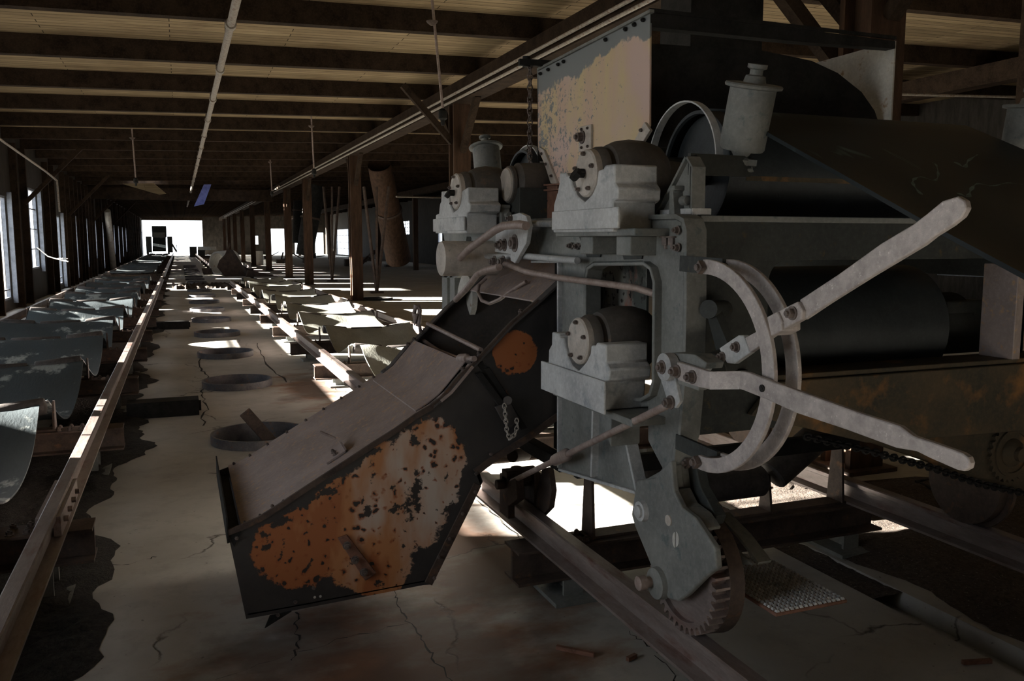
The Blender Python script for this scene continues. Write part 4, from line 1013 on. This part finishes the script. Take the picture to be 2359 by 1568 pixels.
# --- rods
def rod(name, pts, r, par=T, mat='rod'): return MB().tube(pts, r, 12).build(name, mat, par)
e0 = AX(1552, 926, 1.37); e1 = AX(1172, 1112, 1.46)
R1 = rod('link_rod', [e0, e0.lerp(e1, .55), e1], .0125)
MB().lathe(e0.lerp(e1, .52), (e1 - e0), [(0, .016), (.02, .026), (.16, .024), (.17, .018)], 16).build('turnbuckle', 'rod', R1)
bolt(e0 + Vector((-.01, 0, 0)), (-1, 0, 0), .016, .02, R1)
rod('shift_rod', [AX(*q, x) for q, x in (((1150, 604), 1.40), ((1172, 610), 1.40), ((1210, 625), 1.40), ((1290, 640), 1.40), ((1400, 654), 1.42), ((1462, 662), 1.46), ((1506, 676), 1.50))], .0125)
rod('bent_rod', [AX(*q, 1.30) for q in ((1017, 626), (1040, 612), (1085, 570), (1140, 530), (1160, 520), (1195, 517), (1212, 520))], .018)
rod('bent_rod', [AX(*q, 1.34) for q in ((1050, 690), (1075, 665), (1100, 632), (1118, 622), (1150, 615))], .016)
rod('cross_rod', [AX(*q, 1.44) for q in ((1075, 588), (1140, 590), (1215, 590), (1290, 597), (1330, 600))], .014, T, 'cast_light')
rod('shaft', [AX(1222, 515, 1.46), AX(1275, 515, 1.46)], .014, T, 'cast_light')
b = MB(); b.prism(tr_x([(1172, 505), (1180, 494), (1196, 490), (1212, 497), (1218, 520), (1212, 560), (1196, 588), (1186, 606), (1176, 600), (1176, 585), (1140, 580), (1142, 528), (1172, 522)], 1.40), (.02, 0, 0)); K = b.build('latch_plate', 'cast_light', T, bevel=.002)
for (a, c, r_) in ((1153, 564, .02), (1163, 564, .022), (1186, 560, .03), (1178, 503, .012), (1140, 603, .022), (1160, 603, .022)): bolt(AX(a, c, 1.40), (-1, 0, 0), r_, .02, K)
c_ = AX(1168, 425, 1.56)
b = MB(); b.lathe((1.56, c_.y, c_.z), (1, 0, 0), [(0, .085), (.004, .092), (.02, .095), (.025, .088), (.05, .1), (.055, .11), (.2, .115), (.24, .09)], 44); HX = b.build('housing', 'housing', T)
b = MB(); b.lathe((1.55, c_.y, c_.z), (1, 0, 0), [(0, .05), (0, .08), (.01, .085), (.012, .085)], 40); b.build('cap', 'cap', HX)
b = MB(); b.box(1.58, 1.74, c_.y - .12, c_.y + .12, 1.69, c_.z - .02); b.build('bearing_block', 'cast_dark', T, bevel=.004, label='dark bearing block between the far block and the hopper')
# --- far casting and its lit legs
b = MB(); b.prism(tr_x([(1020, 535), (1230, 514), (1230, 600), (1100, 590), (1070, 580), (1030, 592)], 1.5), (.04, 0, 0)); b.build('side_casting', 'cast', T, bevel=.005)
b = MB(); b.prism(tr_x([(1050, 545), (1075, 545), (1068, 590), (1058, 590)], 1.47), (.03, 0, 0)); b.prism(tr_x([(1085, 545), (1105, 545), (1104, 588), (1096, 588)], 1.47), (.03, 0, 0)); b.build('rib', 'cast', T)
p = AX(1005, 595, 1.22); b = MB(); b.lathe((1.22, 4.125, 1.56), (1, 0, 0), [(0, .03), (.001, .032), (.003, .07), (.006, .086), (.02, .088), (.3, .088)], 44); b.build('round_boss', 'cap', T, label='round stamped boss at the far left end')
b = MB(); b.prism(tr_x([(1018, 628), (1030, 622), (1030, 745), (1018, 745)], 1.48), (.05, 0, 0)); b.prism(tr_x([(1036, 622), (1047, 622), (1047, 720), (1036, 740)], 1.48), (.05, 0, 0)); b.prism(tr_x([(1018, 622), (1085, 600), (1085, 616), (1050, 640), (1018, 640)], 1.48), (.06, 0, 0)); b.build('leg', 'cast', T, bevel=.003)
b = MB(); b.box(1.49, 1.55, 4.45, 4.95, .62, 1.0); b.build('axle_box', 'cast', T, bevel=.004)
MB().lathe((1.48, 4.72, .583), (1, 0, 0), [(0, .05), (0, .15), (.012, .15), (.012, .19), (.06, .21), (.07, .19)], 44).build('wheel', 'paper', T)
b = MB(); c_ = AX(1068, 682, 1.46); b.lathe((1.44, c_.y, c_.z), (1, 0, 0), [(0, .02), (.01, .08), (.03, .125), (.06, .125)], 36); b.build('gear_cover', 'paper', T)
# frame behind the chute, down to the rail
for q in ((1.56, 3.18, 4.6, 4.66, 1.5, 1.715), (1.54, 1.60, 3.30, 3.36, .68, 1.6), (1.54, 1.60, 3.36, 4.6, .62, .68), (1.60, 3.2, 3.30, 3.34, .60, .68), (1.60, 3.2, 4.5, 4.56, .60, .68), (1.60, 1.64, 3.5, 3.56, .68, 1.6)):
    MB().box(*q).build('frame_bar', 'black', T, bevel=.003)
# rail clamp hanging from the link rod
b = MB(); c0 = AX(1180, 1110, 1.5); cy_ = c0.y
b.box(1.44, 1.475, cy_ - .10, cy_ + .02, .30, .50); b.box(1.57, 1.605, cy_ - .12, cy_ + .02, .28, .52); b.cyl((1.40, cy_ - .04, .46), (1.66, cy_ - .04, .46), .025, n=12); b.box(1.44, 1.61, cy_ - .08, cy_ - .01, .47, .53)
b.prism(tr_x([(1172, 1108), (1188, 1100), (1192, 1150), (1172, 1165), (1162, 1150)], 1.44), (.04, 0, 0)); b.prism(tr_x([(1248, 1080), (1262, 1076), (1270, 1130), (1264, 1170), (1240, 1195), (1228, 1190)], 1.56), (.03, 0, 0))
b.cyl(AX(1190, 1075, 1.56), AX(1190, 1140, 1.56), .03, n=12); b.cyl(AX(1180, 1050, 1.5), AX(1212, 1046, 1.62), .032, n=14)
b.build('rail_clamp', 'rust_dark', T, bevel=.003)
# --- discharge chute (part of the tripper)
YN, YFc = 3.40, 4.40
top_px = [(526, 1232), (557, 1220), (601, 1200), (651, 1168), (705, 1132), (762, 1095), (814, 1061), (862, 1029), (916, 995), (962, 962), (998, 941), (1023, 921), (1065, 870), (1093, 846), (1182, 751), (1244, 698), (1290, 655), (1420, 560)]
bot_px = [(1420, 860), (1290, 962), (1212, 1018), (1141, 1061), (1098, 1093), (1107, 1118), (994, 1346), (976, 1347), (669, 1407), (567, 1425)]
top = tr_y(top_px, YN); bot = tr_y(bot_px, YN)
CH = MB().prism(top + bot, (0, .006, 0)).build('chute', 'chute_side', T, smooth=False, label='discharge chute with burnt orange rusted side')
farp = [p + Vector((0, YFc - YN, 0)) for p in top + bot]
MB().prism(farp, (0, .006, 0)).build('far_side', 'chute_dull', CH, smooth=False)
def surf_strip(pts, y0, y1, dz0, dz1, name, mat, bevel=0, par=None):
    b = MB(); vs = []; n = len(pts)
    for p in pts: vs += [(p.x, y0, p.z + dz0), (p.x, y1, p.z + dz0), (p.x, y1, p.z + dz1), (p.x, y0, p.z + dz1)]
    fs = [(4 * i + q, 4 * i + (q + 1) % 4, 4 * i + 4 + (q + 1) % 4, 4 * i + 4 + q) for i in range(n - 1) for q in range(4)] + [(3, 2, 1, 0), (4 * n - 4, 4 * n - 3, 4 * n - 2, 4 * n - 1)]
    return b.add(vs, fs).build(name, mat, par or CH, bevel=bevel)
tp = top[1:]
surf_strip(top[1:12], YN - .004, YFc + .01, 0, .006, 'top_plate', 'chute_top')
surf_strip([top[9] + Vector((.01, 0, .012)), top[10] + Vector((0, 0, .012)), top[11] + Vector((0, 0, .012)), top[12] + Vector((0, 0, .012)), top[13] + Vector((-.02, 0, .01))], YN + .07, YFc - .07, 0, .006, 'hatch_door', 'chute_top')
surf_strip(top[11:14], YN - .004, YFc + .01, -.004, .002, 'door_sill', 'chute_dull')
up = [top[15], top[16], top[17]]
surf_strip(up, YN - .004, YFc + .01, 0, .006, 'top_plate', 'deck' if False else 'chute_top')
for (y0, y1) in ((YN - .012, YN + .045), (YFc - .045, YFc + .012)):
    surf_strip(top[10:17], y0, y1, .004, .014, 'rim', 'chute_dull')
surf_strip([p + Vector((.01, 0, .02)) for p in bot[1:]][::-1], YN, YFc, -.005, 0, 'bottom_plate', 'black')
# edge angle along the near top edge and down the right edge
b = MB(); P = [p + Vector((0, -.008, 0)) for p in top[0:16]]; b.strip(P, (0, .012, 0), .022); b.build('edge_angle', 'rust_dark', CH)
b = MB(); P = [p + Vector((0, -.010, 0)) for p in bot[5:7]]; b.strip(P, (0, .012, 0), -.035); P = [p + Vector((0, -.010, 0)) for p in bot[1:5]]; b.strip(P, (0, .012, 0), -.03); b.build('edge_angle', 'rust_dark', CH)
# mouth flange
m0, m1 = top[0], bot[-1]
b = MB(); b.box(m0.x - .006, m0.x, YN - .01, YFc + .01, m0.z - .03, m0.z + .075); b.box(m0.x, m0.x + .05, YN, YFc, m0.z - .032, m0.z - .024); b.prism([(m0.x, YN - .004, m0.z), (top[1].x, YN - .004, top[1].z), (m0.x + .02, YN - .004, m0.z - .05)], (0, .008, 0))
b.build('mouth_flange', 'black', CH, smooth=False)
b = MB(); q = tr_y([(610, 1447), (622, 1418), (672, 1408)], YN - .012); b.prism(q, (0, .008, 0)); b.build('torn_corner', 'black', CH, smooth=False)
# rivets along the near edge and on the far edge
for u in [(566, 1204), (601, 1188), (629, 1166), (655, 1155), (707, 1128), (764, 1092), (815, 1057), (863, 1025), (917, 990), (964, 956), (989, 942)]:
    p = AY(u[0], u[1], YN + .02); bolt((p.x, YN + .02, p.z - .004), (-.4, 0, .9), .008, .010, CH, wash=False)
for k in range(1, 11):
    p = top[k].lerp(top[min(k + 1, 11)], .4); bolt((p.x, YFc - .02, p.z + .005), (-.4, 0, .9), .008, .010, CH, wash=False)
for k, (u, s) in enumerate([(12, .3), (13, .2), (12, .9), (14, .4)]):
    p = top[u].lerp(top[u + 1], s)
    for yy in (YN + .03, YFc - .03): bolt((p.x, yy, p.z + .015), (-.5, 0, .85), .011, .013, CH)
for u in [(1130, 1045), (1096, 1090), (1094, 1132), (1065, 1182), (1035, 1240), (1010, 1282), (1000, 1330), (545, 1238), (680, 1385), (640, 1415), (722, 1353)]: bolt(AY(u[0], u[1], YN - .008), (0, -1, 0), .008, .009, CH, wash=False)
for u in [(725, 1375), (738, 1373)]: bolt(AY(u[0], u[1], YN - .001), (0, -1, 0), .0055, .002, CH, 'paper', 'rivet', 12, False)
# rusty brace bar with three bolts
b = MB(); b.prism(tr_y([(778, 1240), (800, 1232), (868, 1320), (842, 1338)], YN - .014), (0, .014, 0)); BR = b.build('brace_bar', 'bar_rust', CH, bevel=.003)
for u in ((799, 1256), (818, 1289), (838, 1317)): bolt(AY(u[0], u[1], YN - .014), (0, -1, 0), .013, .015, BR, n=12)
# small angle bracket standing on the lid
p = top[5].lerp(top[6], .4); bx = p.x; by = 3.62
b = MB(); b.box(bx + .02, bx + .11, by - .06, by + .04, p.z + .055, p.z + .065)
d = (top[7] - top[5]).normalized(); nn = Vector((-d.z, 0, d.x)); o_ = Vector((bx, by, p.z)) + nn * .008
b = MB(); b.add([o_ + d * s + Vector((0, t, 0)) + nn * h for h in (0, .008) for s, t in ((-.03, -.09), (.07, -.09), (.07, .03), (-.03, .03))], [(0, 3, 2, 1), (4, 5, 6, 7), (0, 1, 5, 4), (1, 2, 6, 5), (2, 3, 7, 6), (3, 0, 4, 7)])
b.add([o_ + d * s + Vector((0, t, 0)) + nn * h for h in (0, .05) for s, t in ((.062, -.09), (.07, -.09), (.07, .03), (.062, .03))], [(0, 3, 2, 1), (4, 5, 6, 7), (0, 1, 5, 4), (1, 2, 6, 5), (2, 3, 7, 6), (3, 0, 4, 7)])
AB = b.build('angle_bracket', 'chute_top', CH, smooth=False)
MB().tube([o_ + d * .06 + Vector((0, .03, 0)) + nn * .04, o_ + d * .02 + Vector((0, .05, 0)) + nn * .10], .006, 8).build('pin', 'rod', AB)
for t_ in (-.06, -.02): bolt(o_ + d * .02 + Vector((0, t_, 0)) + nn * .008, nn, .009, .012, AB)
# rods across the hatch opening and the bent handle at the far side
def on_top(px, py, y, h=0): p = AY(px, py, y); return p
rod('cross_rod', [on_top(985, 745, 4.38), on_top(1108, 806, 3.43)], .011, CH)
rod('handle_rod', [on_top(962, 722, 4.42), on_top(972, 782, 4.42), on_top(1010, 808, 4.2), on_top(1060, 828, 3.6), on_top(1093, 826, 3.38)], .012, CH)
MB().tube([AY(*q, 4.42) for q in ((962, 722), (955, 745), (954, 722), (958, 704), (964, 704), (967, 715), (965, 740), (963, 752))], .013, 10).build('handle_loop', 'rod', CH)
MB().lathe(AY(1058, 826, 3.60), AY(1093, 826, 3.36) - AY(1058, 826, 3.60), [(0, .016), (.02, .022), (.12, .022), (.13, .016)], 16).build('sleeve', 'rod', CH)
rod('hook_rod', [AY(*q, y) for q, y in (((1212, 648), 3.7), ((1180, 668), 3.8), ((1150, 690), 3.9), ((1128, 699), 4.0), ((1110, 692), 4.05), ((1101, 672), 4.1), ((1104, 655), 4.12), ((1120, 640), 4.12))], .009, CH)
# band with latch and short chain on the side sheet
b = MB(); b.prism(tr_y([(1098, 862), (1110, 856), (1165, 930), (1152, 938)], YN - .02), (0, .02, 0)); b.prism(tr_y([(1115, 850), (1128, 846), (1178, 922), (1166, 930)], YN - .012), (0, .012, 0)); b.build('latch_bar', 'black', CH, bevel=.002)
b = MB(); b.prism(tr_y([(1142, 938), (1176, 926), (1196, 965), (1178, 985), (1158, 968)], YN - .03), (0, .02, 0)); b.cyl(AY(1170, 922, YN - .05), AY(1170, 922, YN - .01), .02, n=14); b.build('latch', 'chute_dull', CH, bevel=.002)
chain_mb([AY(*q, YN - .05) for q in ((1162, 935), (1165, 965), (1168, 995), (1175, 1010), (1186, 1000), (1192, 980), (1190, 965))], .017, .0085, .003).build('latch_chain', 'cap', CH)
b = MB(); P = [p + Vector((0, -.014, 0)) for p in tr_y([(1016, 925), (1040, 905), (1090, 845)], YN)]; b.strip(P, (0, .06, 0), .012); b.build('hinge_strip', 'chute_top', CH)
# inner stiff band between lower and upper chute
b = MB(); b.prism(tr_y([(1100, 838), (1112, 832), (1215, 985), (1200, 990)], YN - .006), (0, .006, 0)); b.build('side_band', 'black', CH, smooth=False)

# ================================================================== OTHER THINGS
# chain hanging from the girder beside the hopper
p0 = AX(1221, 150, 1.68); p1 = AX(1217, 475, 1.68)
p1 = Vector((p0.x, p0.y, p1.z))
c = chain_mb([p0, p1], .028, .013, .0042).build('hanging_chain', 'bolt')
tag(c, 'thin rusty chain hanging straight down left of the cream hopper', 'chain')
b = MB(); b.beam((1.62, p0.y, p0.z + .01), (1.80, p0.y - .02, p0.z + .01), .03, .03); b.cyl((1.66, p0.y, p0.z - .01), (1.66, p0.y, p0.z + .04), .02, n=10); b.build('chain_hook', 'black', T)
# duct above the hopper and post by it
a = AY(1592, 30, 5.2); c = AY(1758, 30, 5.2)
b = MB(); b.box(a.x, c.x, 5.2, 5.6, 2.35, 4.3)
tag(b.build('feed_duct', 'black', smooth=False), 'dark square duct coming down from the roof behind the hopper', 'duct')
u0, u1 = AY(1790, -30, 5.0), AY(1880, 90, 5.0); du = (u1 - u0).normalized()
b = MB(); b.beam(u0 - du * ((4.35 - u0.z) / -du.z), u1 + du * .42, .1, .1)
tag(b.build('diagonal_brace', 'timber', smooth=False), 'dark diagonal timber at the top of the photo beside the tall post', 'brace')
b = MB(); b.box(7.9, 8.2, 6.0, 6.3, 0, 4.3)
tag(b.build('timber_post', 'timber', smooth=False), 'dark post at the right edge of the photo behind the belt', 'post')
b = MB()
b.tube([(4.8, 9.0, 3.35), (8.2, 9.2, 3.6), (14, 9.5, 3.9)], .02, 8)
tag(b.build('conduit', 'pipe'), 'thin conduit crossing the dark roof at upper right', 'pipe')
b = MB(); b.tube([(6.8, 28, 3.1), (9, 30, 3.2), (14, 36, 3.5)], .03, 8)
tag(b.build('cable', 'pipe'), 'long cable slung across between the far posts', 'cable')

# inclined tube chutes hanging on the right
def tube_chute(p0, p1, r0, r1, mat, lab):
    t = thing('inclined_chute', lab, 'chute', (p1.x, p1.y, 0))
    d = (p1 - p0)
    MB().lathe(p0, d, [(0, r0), (d.length * .5, (r0 + r1) / 2), (d.length, r1), (d.length, r1 - .03), (0, r0 - .03)], 28, False).build('tube', mat, t)
    MB().lathe(p0 + d * .45, d, [(0, (r0 + r1) / 2 + .01), (0, (r0 + r1) / 2 + .05), (.08, (r0 + r1) / 2 + .05), (.08, (r0 + r1) / 2 + .01)], 28, False).build('flange', 'rust_dark', t)
    return t
tube_chute(AY(874, 380, 30.5), AY(918, 596, 33), .42, .50, 'post', 'brown peeling tube chute leaning beside the lit post')
tube_chute(AY(728, 428, 37.8), AY(701, 588, 37.8), .42, .36, 'black', 'black tube chute hanging behind the third post in the row')
tube_chute(AY(690, 420, 60), AY(686, 560, 60), .4, .34, 'black', 'small far tube chute against the bright end doorway')
for (apx, apy, tops, lab) in [(868, 675, ((838, 430), (868, 430), (896, 430)), 'three thin bars meeting at the floor right of the lit post'), (765, 648, ((745, 430), (765, 430), (782, 430)), 'three thin bars meeting at the floor behind the fourth post')]:
    p = AZ(apx, apy, 0); t = thing('bar_trestle', lab, 'bars', (p.x, p.y, 0))
    for q in tops:
        e = AY(q[0], q[1], p.y + .3); MB().beam(p + Vector((0, 0, .0)), e, .07, .07).build('bar', 'rust_dark', t, smooth=False)
    MB().box(p.x - .2, p.x + .2, p.y - .12, p.y + .12, 0, .06).build('foot', 'rust_dark', t, smooth=False)
# wrecked chute at the end of the right track
c = AZ(512, 636, 0); t = thing('wrecked_chute', 'broken chute with sunlit round drum lying at the end of the right track', 'wreck', (c.x, c.y, 0))
yy = c.y
MB().lathe(AY(500, 606, yy + .3), (.75, .62, -.02), [(0, .55), (.9, .62), (.9, .58), (0, .48), (0, .55)], 32, False).build('drum', 'paper', t)
MB().prism([AY(505, 600, yy - .5), AY(528, 575, yy - .5), AY(545, 600, yy - .5), AY(566, 634, yy - .5), AY(520, 639, yy - .5), AY(500, 615, yy - .5)], (.2, .9, 0)).build('hopper', 'rust_dark', t, smooth=False)
MB().beam(AY(520, 588, yy - .4), AY(530, 560, yy - .4), .05, .08).build('lever', 'rust_dark', t, smooth=False)
MB().prism([AY(464, 618, yy - .6), AY(482, 618, yy - .6), AY(487, 632, yy - .6), AY(469, 633, yy - .6)], (.1, .4, 0)).build('plate', 'rust_dark', t, smooth=False)
MB().beam(AY(462, 572, yy + 14), AY(492, 572, yy + 12), .35, .2).build('torn_plate', 'paper', t, smooth=False)
b = MB(); b.prism([AY(572, 622, 40.5), AY(640, 636, 40.5), AY(640, 641, 40.5), AY(566, 641, 40.5)], (0, .5, 0))
tag(b.build('twisted_plate', 'rust_dark', smooth=False), 'dark twisted sheet lying right of the wrecked chute', 'sheet')
# distant tripper in the doorway on the left track
fy = 80.0; t = thing('belt_tripper', 'distant dark machine on the left track, silhouetted in the bright doorway', 'machine', (-1.6, fy, .45))
MB().box(-2.15, -1.0, fy - .1, fy + 1.4, 1.95, 2.9).build('hopper', 'cast_dark', t, smooth=False)
MB().box(-2.05, -1.1, fy - .6, fy - .55, 1.5, 2.35).build('drum', 'cast', t, smooth=False)
MB().add([(-2.1, fy - 3, .75), (-1.05, fy - 3, .75), (-1.05, fy - .5, 1.95), (-2.1, fy - .5, 1.95)], [(0, 1, 2, 3)]).build('belt', 'belt_dark', t, smooth=False)
for x in (-2.65, -.95):
    b = MB(); b.box(x, x + .4, fy - .6, fy + 1.8, .62, 2.0); b.build('side_frame', 'cast_dark', t, smooth=False)
    b = MB(); b.cyl((x, fy, .65), (x + .14, fy, .65), .2, n=20); b.cyl((x, fy + 1.4, .65), (x + .14, fy + 1.4, .65), .2, n=20); b.build('wheels', 'rust_dark', t)
b = MB(); b.beam((-.6, fy - .2, 1.4), (-.25, fy - .5, .7), .1, .1); b.cyl((-.25, fy - .5, .95), (-.2, fy - .5, .95), .35, n=18); b.build('hand_wheel', 'cast_dark', t)
for i, (a, c_, lab) in enumerate([(435, 450, 'left'), (452, 467, 'right')]):
    p = AZ(a, 588, 0); q = AZ(c_, 588, 0)
    b = MB(); b.box(p.x, q.x, 92, 92.6, 0, 1.0); b.box(p.x - .03, q.x + .03, 91.95, 92.65, 1.0, 1.04)
    tag(b.build('metal_cabinet', 'cast_dark', smooth=False), 'low dark cabinet before the bright doorway, %s one of two' % lab, 'cabinet', 'cabinets by the doorway')
p = AZ(495, 588, 0)
b = MB(); b.cyl((5.0, 60, 0), (5.0, 60, .95), .28, n=20); 
tag(b.build('steel_drum', 'paper'), 'pale upright barrel beyond the wrecked chute', 'barrel')
rnd = random.Random(9)
for k in range(12):
    x, y = 6.8 + .7 * k, rnd.uniform(45, 85); b = MB(); a = rnd.uniform(0, 3); L = rnd.uniform(.4, 1.6)
    b.beam((x, y, .1), (x + L * math.cos(a), y + L * math.sin(a), rnd.uniform(.12, .9)), rnd.uniform(.1, .3), .06); b.box(x - .3, x + .2, y - .3, y + .2, 0, rnd.uniform(.1, .5))
    tag(b.build('scrap_heap', 'rust_dark', smooth=False), 'heap of dark scrap on the far right floor, %s from the left' % ordw(k + 1), 'scrap', 'scrap on the far floor')
# dark hatches on the right floor
for i, (px, py) in enumerate([(868, 690), (1600, 0)][:1]):
    p = AZ(px, py, 0); b = MB(); b.lathe((p.x, p.y, 0), (0, 0, 1), [(0, .45), (.06, .45), (.06, .42), (0, .42)], 30, False); b.cyl((p.x, p.y, .0), (p.x, p.y, .01), .42, n=30)
    tag(b.build('floor_hatch', 'black'), 'dark round hatch on the floor behind the lit post', 'floor hatch')
b = MB(); q = [AZ(*u, 0) for u in ((2110, 1120), (2250, 1098), (2310, 1150), (2200, 1160))]
b.prism([v + Vector((0, 0, .001)) for v in q], (0, 0, .006)); qq = q + [q[0]]
for i in range(4): b.beam(qq[i] + Vector((0, 0, .02)), qq[i + 1] + Vector((0, 0, .02)), .02, .04)
tag(b.build('floor_hatch', 'black', smooth=False), 'square dark hatch opening in the floor at the right edge', 'floor hatch')
